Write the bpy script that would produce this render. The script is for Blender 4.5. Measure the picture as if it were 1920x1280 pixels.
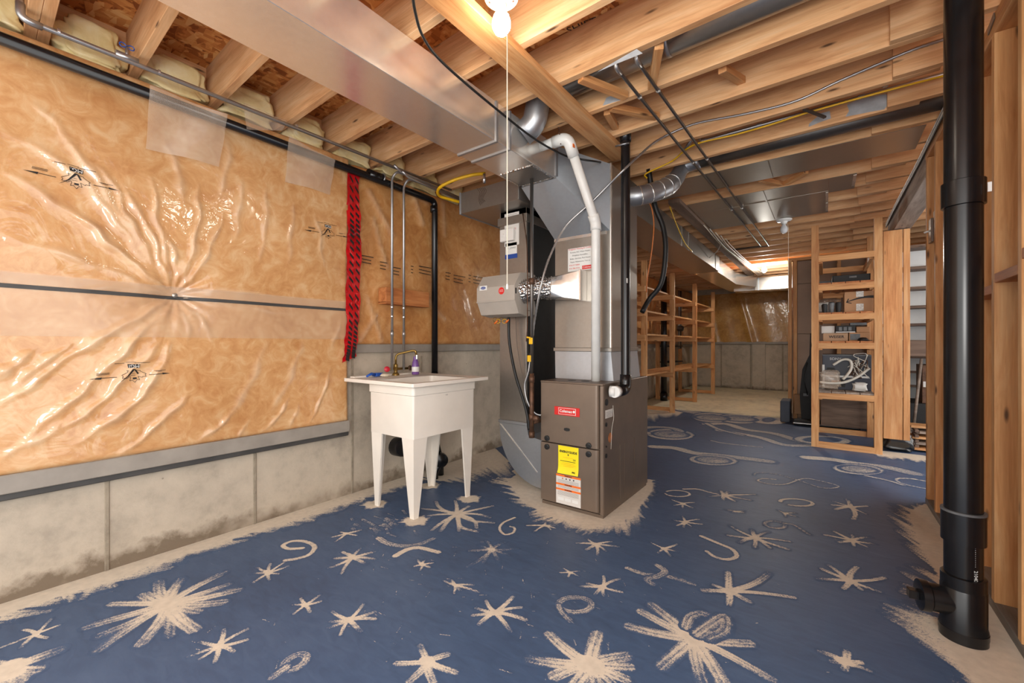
import bpy, bmesh, math, random
import numpy as np
from mathutils import Vector, Matrix
random.seed(7)
for o in list(bpy.data.objects): bpy.data.objects.remove(o)
scene = bpy.context.scene
C = scene.collection

# ---------------------------------------------------------------- camera
F, CX, CY, H = 788.0, 960.0, 645.0, 1.1
YAW = math.atan2(588, 788)
SN, CS = math.sin(YAW), math.cos(YAW)
cam_d = bpy.data.cameras.new('camera'); cam = bpy.data.objects.new('camera', cam_d); C.objects.link(cam)
cam.location = (0, 0, H); cam.rotation_euler = (math.pi/2, 0, YAW)
cam_d.sensor_fit = 'HORIZONTAL'; cam_d.sensor_width = 36; cam_d.lens = 36*F/1920
cam_d.shift_y = (CY-640)/1920; cam_d.clip_start = 0.02
scene.camera = cam
# ---------------------------------------------------------------- world, exposure
w = bpy.data.worlds.new('world'); scene.world = w; w.use_nodes = True
bg = w.node_tree.nodes['Background']; bg.inputs[0].default_value = (1.0, 0.98, 0.955, 1); bg.inputs[1].default_value = 1.6
vs = scene.view_settings
vs.view_transform = 'Standard'; vs.look = 'None'; vs.gamma = 1; vs.use_curve_mapping = False
vs.exposure = 0.90
BULB = 48.0          # emission of a lit bulb
# soft fill light added by the camera to brighten the joists, like a flashgun
fl_d = bpy.data.lights.new('fill_flash', 'POINT'); fl_d.energy = 52; fl_d.shadow_soft_size = 0.35; fl_d.color = (1.0, 0.97, 0.93)
fill_flash = bpy.data.objects.new('fill_flash', fl_d); C.objects.link(fill_flash); fill_flash.location = (0.30, -0.60, 1.35)
scene.cycles.transparent_max_bounces = 32

# ---------------------------------------------------------------- pixel rays (a pixel gives only a direction)
def ray(px, py):
    a = (px-CX)/F
    return Vector((-SN + CS*a, CS + SN*a, (CY-py)/F))
O = Vector((0, 0, H))
def PX(x, px, py): d = ray(px, py); return O + d*(x/d.x)
def PY(y, px, py): d = ray(px, py); return O + d*(y/d.y)
def PZ(z, px, py): d = ray(px, py); return O + d*((z-H)/d.z)

# ---------------------------------------------------------------- materials
def lin(c):
    out = []
    for v in c[:3]:
        v = v/255
        out.append(v/12.92 if v <= 0.04045 else ((v+0.055)/1.055)**2.4)
    return (*out, 1)
class NT:
    def __init__(s, name):
        s.m = bpy.data.materials.new(name); s.m.use_nodes = True; s.t = s.m.node_tree
        s.b = s.t.nodes['Principled BSDF']; s.out = s.t.nodes['Material Output']
    def n(s, typ, ins=None, **kw):
        nd = s.t.nodes.new(typ)
        for k, v in kw.items(): setattr(nd, k, v)
        for k, v in (ins or {}).items():
            if hasattr(v, 'is_output') or isinstance(v, bpy.types.NodeSocket): s.t.links.new(v, nd.inputs[k])
            else: nd.inputs[k].default_value = v
        return nd
    def link(s, a, b): s.t.links.new(a, b)
    def set(s, **kw):
        names = dict(color='Base Color', rough='Roughness', metal='Metallic', coat='Coat Weight', coatr='Coat Roughness',
                     normal='Normal', ecol='Emission Color', estr='Emission Strength', trans='Transmission Weight', spec='Specular IOR Level',
                     alpha='Alpha', sheen='Sheen Weight', sss='Subsurface Weight')
        for k, v in kw.items():
            i = s.b.inputs[names[k]]
            if isinstance(v, bpy.types.NodeSocket): s.t.links.new(v, i)
            else: i.default_value = v
    def ramp(s, fac, stops):
        r = s.n('ShaderNodeValToRGB', {0: fac}); el = r.color_ramp.elements
        while len(el) < len(stops): el.new(0.5)
        for e, (p, c) in zip(el, stops): e.position = p; e.color = c
        return r.outputs[0]
    def coords(s, scale=(1, 1, 1), rnd=True, src='Object'):
        tc = s.n('ShaderNodeTexCoord')
        mp = s.n('ShaderNodeMapping', {'Vector': tc.outputs[src], 'Scale': scale})
        if rnd:
            oi = s.n('ShaderNodeObjectInfo')
            mu = s.n('ShaderNodeVectorMath', {0: oi.outputs['Random'], 1: (37, 91, 53)}, operation='MULTIPLY')
            s.link(mu.outputs[0], mp.inputs['Location'])
        return mp.outputs[0]
    def noise(s, vec, scale, detail=4, rough=0.55, dist=0.0):
        return s.n('ShaderNodeTexNoise', {'Vector': vec, 'Scale': scale, 'Detail': detail, 'Roughness': rough, 'Distortion': dist}).outputs[0]
    def bump(s, h, strength=0.3, dist=0.01):
        return s.n('ShaderNodeBump', {'Height': h, 'Strength': strength, 'Distance': dist}).outputs[0]
def plain(name, c, rough=0.5, metal=0.0, var=0.12, scale=12, bump=0.0, coat=0.0, spec=0.5):
    t = NT(name); v = t.coords()
    nz = t.noise(v, scale)
    a = lin([x*(1-var) for x in c]); b = lin([min(255, x*(1+var)) for x in c])
    t.set(color=t.ramp(nz, [(0.3, a), (0.7, b)]), rough=rough, metal=metal, coat=coat, spec=spec)
    if bump: t.set(normal=t.bump(t.noise(v, scale*3), bump, 0.005))
    return t.m
def wood(name, dark, mid, light, rough=0.62, grey=0.0):
    t = NT(name)
    v = t.coords((1.0, 9, 9)); nz = t.noise(v, 2.2, 5, 0.6, 0.6)
    v2 = t.coords((2.5, 60, 60)); fine = t.noise(v2, 2.0, 3, 0.6, 0.2)
    col = t.ramp(nz, [(0.28, lin(dark)), (0.5, lin(mid)), (0.72, lin(light))])
    mx = t.n('ShaderNodeMix', {0: 0.14, 6: col, 7: t.ramp(fine, [(0.35, lin([x*0.62 for x in dark])), (0.65, lin(light))])}, data_type='RGBA')
    kv = t.coords((1.9, 8, 8)); vo = t.n('ShaderNodeTexVoronoi', {'Vector': kv, 'Scale': 1.7})
    kn = t.ramp(vo.outputs['Distance'], [(0.05, (1, 1, 1, 1)), (0.13, (0, 0, 0, 1))])
    mk = t.n('ShaderNodeMix', {0: kn, 6: mx.outputs[2], 7: lin([x*0.5 for x in dark])}, data_type='RGBA')
    bb = t.noise(t.coords((0.5, 2.0, 2.0)), 1.6, 2)
    hs = t.n('ShaderNodeHueSaturation', {'Color': mk.outputs[2], 'Saturation': 1.0-grey, 'Value': t.n('ShaderNodeMapRange', {0: bb, 1: 0.3, 2: 0.7, 3: 0.84, 4: 1.12}).outputs[0]})
    t.set(color=hs.outputs[0], rough=rough, normal=t.bump(fine, 0.08, 0.002))
    return t.m
M = {}
M['joist'] = wood('joist_wood', (198, 138, 88), (226, 175, 124), (240, 200, 154))
M['pine'] = wood('pine_wood', (180, 114, 62), (209, 150, 94), (226, 178, 126))
M['stud'] = wood('stud_wood', (190, 128, 72), (217, 161, 104), (232, 188, 136))
M['redpine'] = wood('red_pine', (150, 84, 42), (184, 112, 60), (206, 140, 84))
M['old'] = wood('old_wood', (112, 90, 70), (148, 122, 98), (176, 150, 124), grey=0.35)
M['darkwood'] = wood('dark_wood', (84, 58, 40), (112, 82, 58), (136, 102, 76), grey=0.2)
M['plate'] = wood('plate_wood', (98, 84, 68), (126, 110, 92), (146, 130, 112), grey=0.5)
def osb():
    t = NT('osb'); v = t.coords((1, 1, 1), rnd=False)
    rot = t.noise(v, 3, 1)
    a = t.n('ShaderNodeTexVoronoi', {'Vector': t.coords((30, 9, 1), rnd=False), 'Scale': 1.3}).outputs['Color']
    b = t.n('ShaderNodeTexVoronoi', {'Vector': t.coords((10, 34, 1), rnd=False), 'Scale': 1.2}).outputs['Color']
    m = t.n('ShaderNodeMix', {0: t.ramp(t.noise(v, 14, 3), [(0.45, (0, 0, 0, 1)), (0.55, (1, 1, 1, 1))]), 6: a, 7: b}, data_type='RGBA').outputs[2]
    g = t.n('ShaderNodeSeparateColor', {0: m}).outputs[0]
    t.set(color=t.ramp(g, [(0.05, lin((148, 82, 34))), (0.35, lin((204, 128, 62))), (0.7, lin((224, 158, 88))), (1, lin((240, 194, 128)))]),
          rough=0.7, normal=t.bump(g, 0.3, 0.004))
    return t.m
M['osb'] = osb()
def galv(name, c, rough, wav=0.15, sp=0.06):
    t = NT(name); v = t.coords((1, 1, 1), rnd=False)
    n1 = t.noise(v, 2.3, 2); n2 = t.noise(v, 45, 3)
    t.set(metal=0.8, color=t.ramp(t.n('ShaderNodeMix', {0: 0.5, 2: n1, 3: n2}).outputs[0], [(0.35, lin([x*(1-sp*0.5) for x in c])), (0.65, lin([min(255, x*(1+sp*0.3)) for x in c]))]),
          rough=t.n('ShaderNodeMapRange', {0: n2, 1: 0.3, 2: 0.7, 3: rough*0.95, 4: rough*1.07}).outputs[0],
          normal=t.bump(n1, wav, 0.05))
    return t.m
M['galv'] = galv('galvanised_bright', (236, 232, 226), 0.21, 0.012)
M['galv2'] = galv('galvanised_grey', (176, 179, 183), 0.38, 0.012)
M['galvd'] = galv('galvanised_dull', (160, 154, 146), 0.33, 0.012)
M['galvblue'] = galv('galvanised_bluegrey', (150, 157, 164), 0.45, 0.01)
M['steelpipe'] = galv('pipe_metal', (176, 176, 176), 0.34, 0.0)
M['darkpipe'] = galv('dark_pipe_metal', (112, 108, 104), 0.36, 0.0)
M['brass'] = galv('brass', (150, 122, 66), 0.3, 0.0)
M['chrome'] = galv('chrome', (215, 215, 215), 0.12, 0.0)
M['iron'] = plain('iron_brown', (98, 72, 56), 0.55, 0.6, 0.2, 30)
def foil():
    t = NT('foil'); v = t.coords(rnd=False)
    t.set(metal=1.0, color=lin((222, 220, 216)), rough=0.16, normal=t.bump(t.n('ShaderNodeTexVoronoi', {'Vector': v, 'Scale': 60.0}).outputs['Distance'], 0.8, 0.012))
    return t.m
M['foil'] = foil()
M['abs'] = plain('black_abs', (20, 20, 22), 0.26, 0, 0.2, 20, spec=0.5)
M['rubber'] = plain('black_rubber', (22, 22, 22), 0.5, 0, 0.2, 20)
M['black'] = plain('matte_black', (26, 25, 25), 0.6, 0, 0.2, 14)
M['pvc'] = plain('white_pvc', (222, 222, 218), 0.3, 0, 0.03, 8)
M['porcelain'] = plain('white_porcelain', (238, 238, 234), 0.25, 0, 0.02, 8)
M['white'] = plain('white_plastic', (226, 222, 216), 0.42, 0, 0.03, 5)
M['sink'] = plain('sink_plastic', (236, 228, 216), 0.38, 0, 0.025, 4)
M['riser'] = plain('white_riser', (214, 216, 214), 0.6, 0, 0.03, 4)
M['furnace'] = plain('furnace_taupe', (120, 104, 90), 0.36, 0.35, 0.04, 6)
M['furnaceside'] = plain('furnace_side', (112, 97, 84), 0.42, 0.35, 0.06, 5)
M['hum'] = plain('humidifier_grey', (172, 164, 154), 0.5, 0, 0.03, 6)
M['label'] = plain('label_white', (226, 226, 222), 0.5, 0, 0.02, 5)
M['paper'] = plain('paper_white', (214, 210, 204), 0.6, 0, 0.03, 5)
M['ink'] = plain('ink_black', (28, 22, 20), 0.6, 0, 0.05, 9)
M['inkgrey'] = plain('ink_grey', (110, 100, 92), 0.6, 0, 0.05, 9)
M['red'] = plain('red_badge', (214, 34, 30), 0.4, 0, 0.03, 9)
M['orange'] = plain('orange_print', (238, 116, 38), 0.5, 0, 0.03, 9)
M['yellow'] = plain('yellow_label', (246, 226, 20), 0.45, 0, 0.03, 9)
M['yelcable'] = plain('yellow_cable', (226, 176, 20), 0.42, 0, 0.05, 20)
M['orcable'] = plain('orange_cable', (206, 116, 50), 0.45, 0, 0.05, 20)
M['cream'] = plain('cream_cord', (226, 214, 192), 0.6, 0, 0.04, 20)
M['blue'] = plain('blue_plastic', (38, 88, 178), 0.4, 0, 0.06, 12)
M['bluelabel'] = plain('blue_print', (30, 70, 150), 0.45, 0, 0.05, 12)
M['purple'] = plain('purple_plastic', (116, 78, 148), 0.35, 0, 0.08, 12)
M['card'] = plain('cardboard', (178, 134, 96), 0.75, 0, 0.05, 5)
M['card2'] = plain('cardboard_pale', (170, 138, 108), 0.75, 0, 0.05, 5)
M['hardboard'] = plain('hardboard', (150, 126, 108), 0.75, 0, 0.06, 3)
M['boxblue'] = plain('box_blue', (13, 21, 42), 0.4, 0, 0.3, 3)
M['greyitem'] = plain('grey_item', (96, 98, 100), 0.5, 0, 0.2, 14)
M['curb'] = plain('grey_curb', (74, 80, 92), 0.6, 0, 0.08, 6)
M['rust'] = plain('rust_patch', (168, 104, 60), 0.7, 0, 0.2, 25)
M['primer'] = plain('primer_grey', (166, 170, 174), 0.7, 0, 0.08, 18)
M['hose'] = plain('white_hose', (204, 198, 186), 0.5, 0, 0.05, 18)
M['redplastic'] = plain('red_valve', (190, 30, 50), 0.4, 0, 0.05, 18)
def bulbmat(name, strength, c=(1, 0.9, 0.76)):
    t = NT(name); t.set(color=(0.9, 0.9, 0.88, 1), ecol=(*c, 1), estr=strength, rough=0.3); return t.m
M['bulb_on'] = bulbmat('bulb_lit', BULB)
M['bulb_far'] = bulbmat('bulb_lit_far', BULB*9.0, (1, 0.96, 0.88))
M['bulb_off'] = plain('bulb_frosted', (216, 216, 218), 0.25, 0, 0.02, 9)
def concrete(name, base, dark, stain=0.5, scale=1.0):
    t = NT(name); v = t.coords(rnd=False)
    n1 = t.noise(v, 1.6*scale, 5, 0.6); n2 = t.noise(v, 9*scale, 6, 0.65); n3 = t.noise(v, 60*scale, 3)
    mixv = t.n('ShaderNodeMix', {0: 0.5, 2: n1, 3: n2}).outputs[0]
    col = t.ramp(mixv, [(0.30, lin([x*0.80 for x in base])), (0.5, lin(base)), (0.70, lin([min(255, x*1.09) for x in base]))])
    z = t.n('ShaderNodeSeparateXYZ', {0: t.n('ShaderNodeTexCoord').outputs['Object']}).outputs[2]
    # damp staining with its own ragged outline near the foot of the wall
    hz = t.n('ShaderNodeMath', {0: n2, 1: 0.26}, operation='MULTIPLY').outputs[0]
    low = t.n('ShaderNodeMapRange', {0: t.n('ShaderNodeMath', {0: z, 1: hz}, operation='SUBTRACT').outputs[0], 1: -0.10, 2: -0.03, 3: stain, 4: 0.0}).outputs[0]
    lo2 = t.n('ShaderNodeMath', {0: low, 1: t.ramp(t.noise(v, 2.6, 4), [(0.32, (0, 0, 0, 1)), (0.5, (1, 1, 1, 1))])}, operation='MULTIPLY').outputs[0]
    m1 = t.n('ShaderNodeMix', {0: lo2, 6: col, 7: lin(dark)}, data_type='RGBA').outputs[2]
    pit = t.n('ShaderNodeTexVoronoi', {'Vector': v, 'Scale': 9.0}).outputs['Distance']
    pm = t.ramp(pit, [(0.035, (1, 1, 1, 1)), (0.06, (0, 0, 0, 1))])
    pn = t.n('ShaderNodeMath', {0: pm, 1: t.ramp(n1, [(0.5, (0, 0, 0, 1)), (0.62, (0.8, 0.8, 0.8, 1))])}, operation='MULTIPLY').outputs[0]
    m2 = t.n('ShaderNodeMix', {0: pn, 6: m1, 7: lin([x*0.7 for x in dark])}, data_type='RGBA').outputs[2]
    t.set(color=m2, rough=0.85, normal=t.bump(t.n('ShaderNodeMix', {0: 0.4, 2: n2, 3: n3}).outputs[0], 0.35, 0.01))
    return t.m
M['concrete'] = concrete('concrete_wall', (186, 173, 155), (96, 80, 62), 0.85)
M['seam'] = concrete('concrete_seam', (152, 140, 122), (90, 78, 64), 0.5, 3.0)
M['slab'] = concrete('concrete_slab', (222, 212, 182), (150, 140, 120), 0.0)
def bluecol(t):
    v = t.coords(rnd=False)
    n1 = t.noise(v, 1.3, 4, 0.6, 0.4); n2 = t.noise(t.coords((3, 9, 1), rnd=False), 3, 5, 0.6, 1.0)
    col = t.ramp(t.n('ShaderNodeMix', {0: 0.45, 2: n1, 3: n2}).outputs[0], [(0.3, lin((58, 77, 107))), (0.5, lin((68, 90, 123))), (0.72, lin((82, 104, 136)))])
    # pale specks and scuffs of paint
    vo = t.n('ShaderNodeTexVoronoi', {'Vector': t.coords((7, 26, 1), rnd=False), 'Scale': 1.0}).outputs['Distance']
    sp = t.n('ShaderNodeMath', {0: t.ramp(vo, [(0.025, (1, 1, 1, 1)), (0.05, (0, 0, 0, 1))]), 1: t.ramp(t.noise(v, 2.1, 2), [(0.5, (0, 0, 0, 1)), (0.62, (0.75, 0.75, 0.75, 1))])}, operation='MULTIPLY').outputs[0]
    return t.n('ShaderNodeMix', {0: sp, 6: col, 7: lin((176, 178, 182))}, data_type='RGBA').outputs[2], t.bump(n2, 0.12, 0.004)
def bluefloor():
    t = NT('blue_paint'); c, b = bluecol(t); t.set(color=c, rough=0.5, normal=b); return t.m
M['bluefloor'] = bluefloor()
def starpaint(name, c, grain):
    # dry-brushed beige over the blue: coverage is carried by the painted mesh, the grain by noise
    t = NT(name); blue, b = bluecol(t); v = t.coords(rnd=False)
    cov = t.n('ShaderNodeAttribute', attribute_name='cover').outputs['Fac']
    nz = t.n('ShaderNodeMix', {0: 0.4, 2: t.noise(v, grain, 2, 0.6), 3: t.noise(v, grain*0.25, 3, 0.6)}).outputs[0]
    al = t.n('ShaderNodeMapRange', {0: t.n('ShaderNodeMath', {0: cov, 1: nz}, operation='SUBTRACT').outputs[0], 1: -0.16, 2: 0.13, 3: 0.0, 4: 1.0}).outputs[0]
    be = t.ramp(t.noise(v, 30, 4), [(0.3, lin([x*0.93 for x in c])), (0.7, lin(c))])
    t.set(color=t.n('ShaderNodeMix', {0: al, 6: blue, 7: be}, data_type='RGBA').outputs[2], rough=0.62, normal=b)
    return t.m
M['brush'] = starpaint('beige_brush_paint', (224, 212, 194), 190)
M['beige'] = concrete('bare_floor_beige', (214, 202, 182), (160, 148, 130), 0.0, 2.0)
def insul(name, c1, c2, c3, coat=1.0, cr=0.11):
    t = NT(name); v = t.coords((1, 1, 1), rnd=False)
    n1 = t.noise(v, 3.0, 5, 0.6, 0.8); n2 = t.noise(v, 11, 5, 0.65, 1.2)
    at = t.n('ShaderNodeAttribute', attribute_name='lift').outputs['Fac']
    col = t.ramp(t.n('ShaderNodeMix', {0: 0.55, 2: n1, 3: n2}).outputs[0], [(0.32, lin(c1)), (0.5, lin(c2)), (0.66, lin(c3))])
    # film standing off the wool looks milky
    m = t.n('ShaderNodeMix', {0: t.n('ShaderNodeMath', {0: at, 1: 0.40}, operation='MULTIPLY').outputs[0], 6: col, 7: lin((226, 204, 176))}, data_type='RGBA').outputs[2]
    t.set(color=m, rough=0.55, coat=coat, coatr=cr, normal=t.bump(n2, 0.12, 0.01))
    t.link(t.bump(t.noise(v, 6, 3, 0.5, 1.5), 0.35, 0.02), t.b.inputs['Coat Normal'])
    return t.m
M['insul'] = insul('tan_insulation_film', (182, 120, 64), (207, 155, 100), (222, 184, 138))
M['insul2'] = insul('brown_insulation_film', (170, 106, 52), (198, 138, 78), (216, 166, 110), 0.8, 0.2)
M['fluff'] = insul('yellow_fluff', (222, 200, 132), (238, 222, 166), (246, 236, 196), 0.5, 0.25)
def film(name, c, a, rough=0.12):
    t = NT(name); v = t.coords(rnd=False)
    t.set(color=lin(c), rough=0.3, coat=1.0, coatr=rough, alpha=a, normal=t.bump(t.noise(v, 7, 3, 0.5, 1.0), 0.4, 0.02)); return t.m
M['film'] = film('clear_film', (222, 204, 184), 0.34)
M['filmgrey'] = film('milky_film', (232, 204, 172), 0.30)
M['insul3'] = insul('golden_insulation_film', (150, 100, 36), (184, 132, 58), (206, 160, 88), 0.8, 0.14)
M['cleartape'] = plain('crinkled_tape', (212, 208, 200), 0.2, 0, 0.12, 90, 0.6)
M['strip'] = plain('grey_strip', (150, 142, 132), 0.5, 0, 0.06, 8)
M['stripdark'] = plain('dark_strip', (66, 64, 62), 0.6, 0, 0.1, 8)
def redtape():
    t = NT('red_tape'); v = t.coords(rnd=False)
    t.set(color=t.ramp(t.noise(v, 6, 2), [(0.3, lin((176, 8, 18))), (0.7, lin((214, 22, 28)))]), rough=0.3, coat=0.6, coatr=0.12, normal=t.bump(t.noise(v, 14, 3, 0.5, 1), 0.7, 0.02)); return t.m
M['redtape'] = redtape()
M['blackbag'] = film('black_bag', (14, 14, 15), 1.0, 0.1)

# ---------------------------------------------------------------- object helpers
ORG = {}
def setp(o, parent):
    o.parent = parent
    o.matrix_parent_inverse = ORG.get(parent.name, Matrix.Identity(4)).inverted()
def mesh_obj(name, me, mat=None, parent=None, Mx=None, kind=None):
    o = bpy.data.objects.new(name, me); C.objects.link(o)
    if mat is not None and len(me.materials) == 0: me.materials.append(M[mat] if isinstance(mat, str) else mat)
    W = Mx if Mx is not None else Matrix.Identity(4)
    ORG[o.name] = W.copy()
    if parent is not None: setp(o, parent)
    o.matrix_basis = W
    if kind: o['kind'] = kind
    return o
def mk(name, verts, faces, mat, parent=None, smooth=False, kind=None, uv=None, fix=True):
    me = bpy.data.meshes.new(name); me.from_pydata([tuple(v) for v in verts], [], faces)
    if fix:
        bm = bmesh.new(); bm.from_mesh(me); bmesh.ops.recalc_face_normals(bm, faces=bm.faces); bm.to_mesh(me); bm.free()
    if smooth:
        me.polygons.foreach_set('use_smooth', [True]*len(me.polygons))
    if uv is not None:
        l = me.uv_layers.new(name='UVMap')
        for lp in me.loops: l.data[lp.index].uv = uv[lp.vertex_index]
    me.update()
    return mesh_obj(name, me, mat, parent, None, kind)
def from_bm(name, bm, mat, parent=None, smooth=False, kind=None, Mx=None):
    me = bpy.data.meshes.new(name); bmesh.ops.recalc_face_normals(bm, faces=bm.faces); bm.to_mesh(me); bm.free()
    if smooth: me.polygons.foreach_set('use_smooth', [True]*len(me.polygons))
    return mesh_obj(name, me, mat, parent, Mx, kind)
def add_box(bm, x0, x1, y0, y1, z0, z1, bev=0.0):
    r = bmesh.ops.create_cube(bm, size=1)
    for v in r['verts']:
        v.co = Vector(((x0+x1)/2+v.co.x*(x1-x0), (y0+y1)/2+v.co.y*(y1-y0), (z0+z1)/2+v.co.z*(z1-z0)))
    if bev:
        es = list({e for v in r['verts'] for e in v.link_edges})
        bmesh.ops.bevel(bm, geom=es, offset=bev, segments=1, affect='EDGES')
def box(name, x0, x1, y0, y1, z0, z1, mat, parent=None, bev=0.0, kind=None):
    bm = bmesh.new(); add_box(bm, x0, x1, y0, y1, z0, z1, bev)
    return from_bm(name, bm, mat, parent, False, kind)
BC = {}
def board(name, p0, p1, wd, ht, mat, parent=None, up=(0, 0, 1), bev=0.0015, kind=None):
    """a length of timber from p0 to p1 (centre line), wd across, ht along up; grain runs along local X"""
    p0, p1 = Vector(p0), Vector(p1); d = p1-p0; L = d.length; x = d/L
    u = Vector(up); z = (u - x*u.dot(x)).normalized(); y = z.cross(x)
    key = (round(L, 3), round(wd, 4), round(ht, 4), mat)
    if key not in BC:
        bm = bmesh.new(); add_box(bm, -L/2, L/2, -wd/2, wd/2, -ht/2, ht/2, bev)
        me = bpy.data.meshes.new(name); bm.to_mesh(me); bm.free(); me.materials.append(M[mat]); BC[key] = me
    Mx = Matrix.Translation((p0+p1)/2) @ Matrix((x, y, z)).transposed().to_4x4()
    return mesh_obj(name, BC[key], None, parent, Mx, kind)
def catmull(pts, n=6):
    P = [Vector(p) for p in pts]
    if len(P) < 3: return P
    P = [P[0]*2-P[1]] + P + [P[-1]*2-P[-2]]; out = []
    for i in range(1, len(P)-2):
        a, b, c, d = P[i-1:i+3]
        for k in range(n):
            s = k/n
            out.append(0.5*((2*b)+(c-a)*s+(2*a-5*b+4*c-d)*s*s+(3*b-a-3*c+d)*s**3))
    out.append(P[-2]); return out
def fillet(pts, r, n=6):
    P = [Vector(p) for p in pts]; out = [P[0]]
    for i in range(1, len(P)-1):
        a, b, c = P[i-1], P[i], P[i+1]; d1 = (a-b); d2 = (c-b)
        rr = min(r, d1.length*0.48, d2.length*0.48); s = b+d1.normalized()*rr; e = b+d2.normalized()*rr
        for k in range(n+1):
            t = k/n; out.append((1-t)**2*s+2*t*(1-t)*b+t*t*e)
    out.append(P[-1]); return out
def tube_geo(pts, r, n=12):
    P = [Vector(p) for p in pts]; rad = r if isinstance(r, (list, tuple)) else [r]*len(P)
    vs_, fs = [], []; t0 = (P[1]-P[0]).normalized()
    ref = Vector((0, 0, 1)) if abs(t0.z) < 0.9 else Vector((1, 0, 0)); nx = t0.cross(ref).normalized()
    for i, p in enumerate(P):
        t = (P[min(i+1, len(P)-1)]-P[max(i-1, 0)]).normalized()
        nx = (nx-t*nx.dot(t)).normalized(); ny = t.cross(nx)
        for k in range(n):
            a = 2*math.pi*k/n; vs_.append(p+(nx*math.cos(a)+ny*math.sin(a))*rad[i])
    for i in range(len(P)-1):
        for k in range(n):
            fs.append((i*n+k, i*n+(k+1) % n, (i+1)*n+(k+1) % n, (i+1)*n+k))
    fs.append(tuple(range(n-1, -1, -1))); fs.append(tuple((len(P)-1)*n+k for k in range(n)))
    return vs_, fs
def smooth_keep_caps(o):
    for p in o.data.polygons: p.use_smooth = len(p.vertices) == 4
def tube(name, pts, r, mat, parent=None, n=12, kind=None):
    v, f = tube_geo(pts, r, n); o = mk(name, v, f, mat, parent, False, kind); smooth_keep_caps(o); return o
def lathe(name, prof, centre, axis, mat, parent=None, n=20, smooth=True):
    """prof = [(radius, height)...] turned about axis through centre"""
    ax = Vector(axis).normalized(); ref = Vector((0, 0, 1)) if abs(ax.z) < 0.9 else Vector((1, 0, 0))
    nx = ax.cross(ref).normalized(); ny = ax.cross(nx); c = Vector(centre); v, f = [], []
    for (r, h) in prof:
        for k in range(n):
            a = 2*math.pi*k/n; v.append(c+ax*h+(nx*math.cos(a)+ny*math.sin(a))*max(r, 1e-4))
    for i in range(len(prof)-1):
        for k in range(n): f.append((i*n+k, i*n+(k+1) % n, (i+1)*n+(k+1) % n, (i+1)*n+k))
    f.append(tuple(range(n))); f.append(tuple((len(prof)-1)*n+k for k in range(n)))
    o = mk(name, v, f, mat, parent)
    if smooth: smooth_keep_caps(o)
    if smooth:
        try: o.data.set_sharp_from_angle(angle=math.radians(40))
        except Exception: pass
    return o
def thing(name, label, cat, loc=(0, 0, 0), group=None):
    o = bpy.data.objects.new(name, None); C.objects.link(o); o.empty_display_size = 0.05
    o.location = loc; ORG[o.name] = Matrix.Translation(loc)
    o['label'] = label; o['category'] = cat
    if group: o['group'] = group
    return o
def tag(o, label, cat, group=None):
    o['label'] = label; o['category'] = cat
    if group: o['group'] = group
    return o
def struct(o, label=None):
    o['kind'] = 'structure'
    if label: o['label'] = label
    return o
def prism(name, poly, axis, a0, a1, mat, parent=None, smooth=False):
    """poly of 2D points extruded along 'x','y' or 'z' from a0 to a1"""
    def p3(p, a):
        return (a, p[0], p[1]) if axis == 'x' else ((p[0], a, p[1]) if axis == 'y' else (p[0], p[1], a))
    n = len(poly); v = [p3(p, a0) for p in poly]+[p3(p, a1) for p in poly]
    f = [tuple(range(n-1, -1, -1)), tuple(range(n, 2*n))]+[(i, (i+1) % n, n+(i+1) % n, n+i) for i in range(n)]
    return mk(name, v, f, mat, parent, smooth)
def hexa(name, a, b, mat, parent=None):
    """loft between two quads a and b (4 points each, same order)"""
    return mk(name, list(a)+list(b), [(0, 1, 2, 3), (7, 6, 5, 4)]+[(i, (i+1) % 4, 4+(i+1) % 4, 4+i) for i in range(4)], mat, parent)
def text(name, body, size, Mx, mat, parent=None, width=None, align='CENTER', bold=0.0):
    cu = bpy.data.curves.new('txt', 'FONT'); cu.body = body; cu.size = size; cu.align_x = align; cu.align_y = 'CENTER'; cu.offset = bold; cu.resolution_u = 3
    to = bpy.data.objects.new('txt', cu); C.objects.link(to)
    bpy.context.view_layer.update(); dg = bpy.context.evaluated_depsgraph_get()
    me = bpy.data.meshes.new_from_object(to.evaluated_get(dg)); bpy.data.objects.remove(to)
    if width and len(me.vertices):
        xs = [v.co.x for v in me.vertices]; s = width/(max(xs)-min(xs))
        for v in me.vertices: v.co *= s
    me.materials.clear()
    return mesh_obj(name, me, mat, parent, Mx)
FRONT = Matrix.Rotation(math.pi/2, 4, 'X')      # text that faces -Y
def at(p, R=None): return Matrix.Translation(p) @ (R if R is not None else FRONT)

# ================================================================ STRUCTURE
JZ = 2.46           # underside of the joists
WX = -2.80          # face of the left foundation wall
YB = 11.6           # back wall
SUB = 2.70          # underside of the subfloor
floor = struct(box('floor', -3.2, 3.2, -1.2, 12.0, -0.2, 0.0, 'bluefloor'), 'blue painted basement floor with beige painted stars and swirls')
slab = struct(mk('floor_storage', [(-2.8, 7.28, 0.0), (-0.42, 7.42, 0.0), (-0.42, YB, 0.0), (-2.8, YB, 0.0), (-2.8, 7.28, 0.012), (-0.42, 7.42, 0.012), (-0.42, YB, 0.012), (-2.8, YB, 0.012)],
            [(0, 1, 2, 3), (4, 5, 6, 7), (0, 1, 5, 4), (1, 2, 6, 5), (2, 3, 7, 6), (3, 0, 4, 7)], 'slab'), 'pale bare concrete floor of the far storage area')
ceiling = struct(box('ceiling', -3.2, 1.9, -0.95, 12.0, SUB, SUB+0.02, 'osb'), 'strand board subfloor carried by bare wooden joists')
wall_left = struct(box('wall_left', -3.1, WX, -1.1, 12.0, 0, JZ-0.04, 'concrete'), 'bare concrete foundation wall with form seams')
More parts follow.
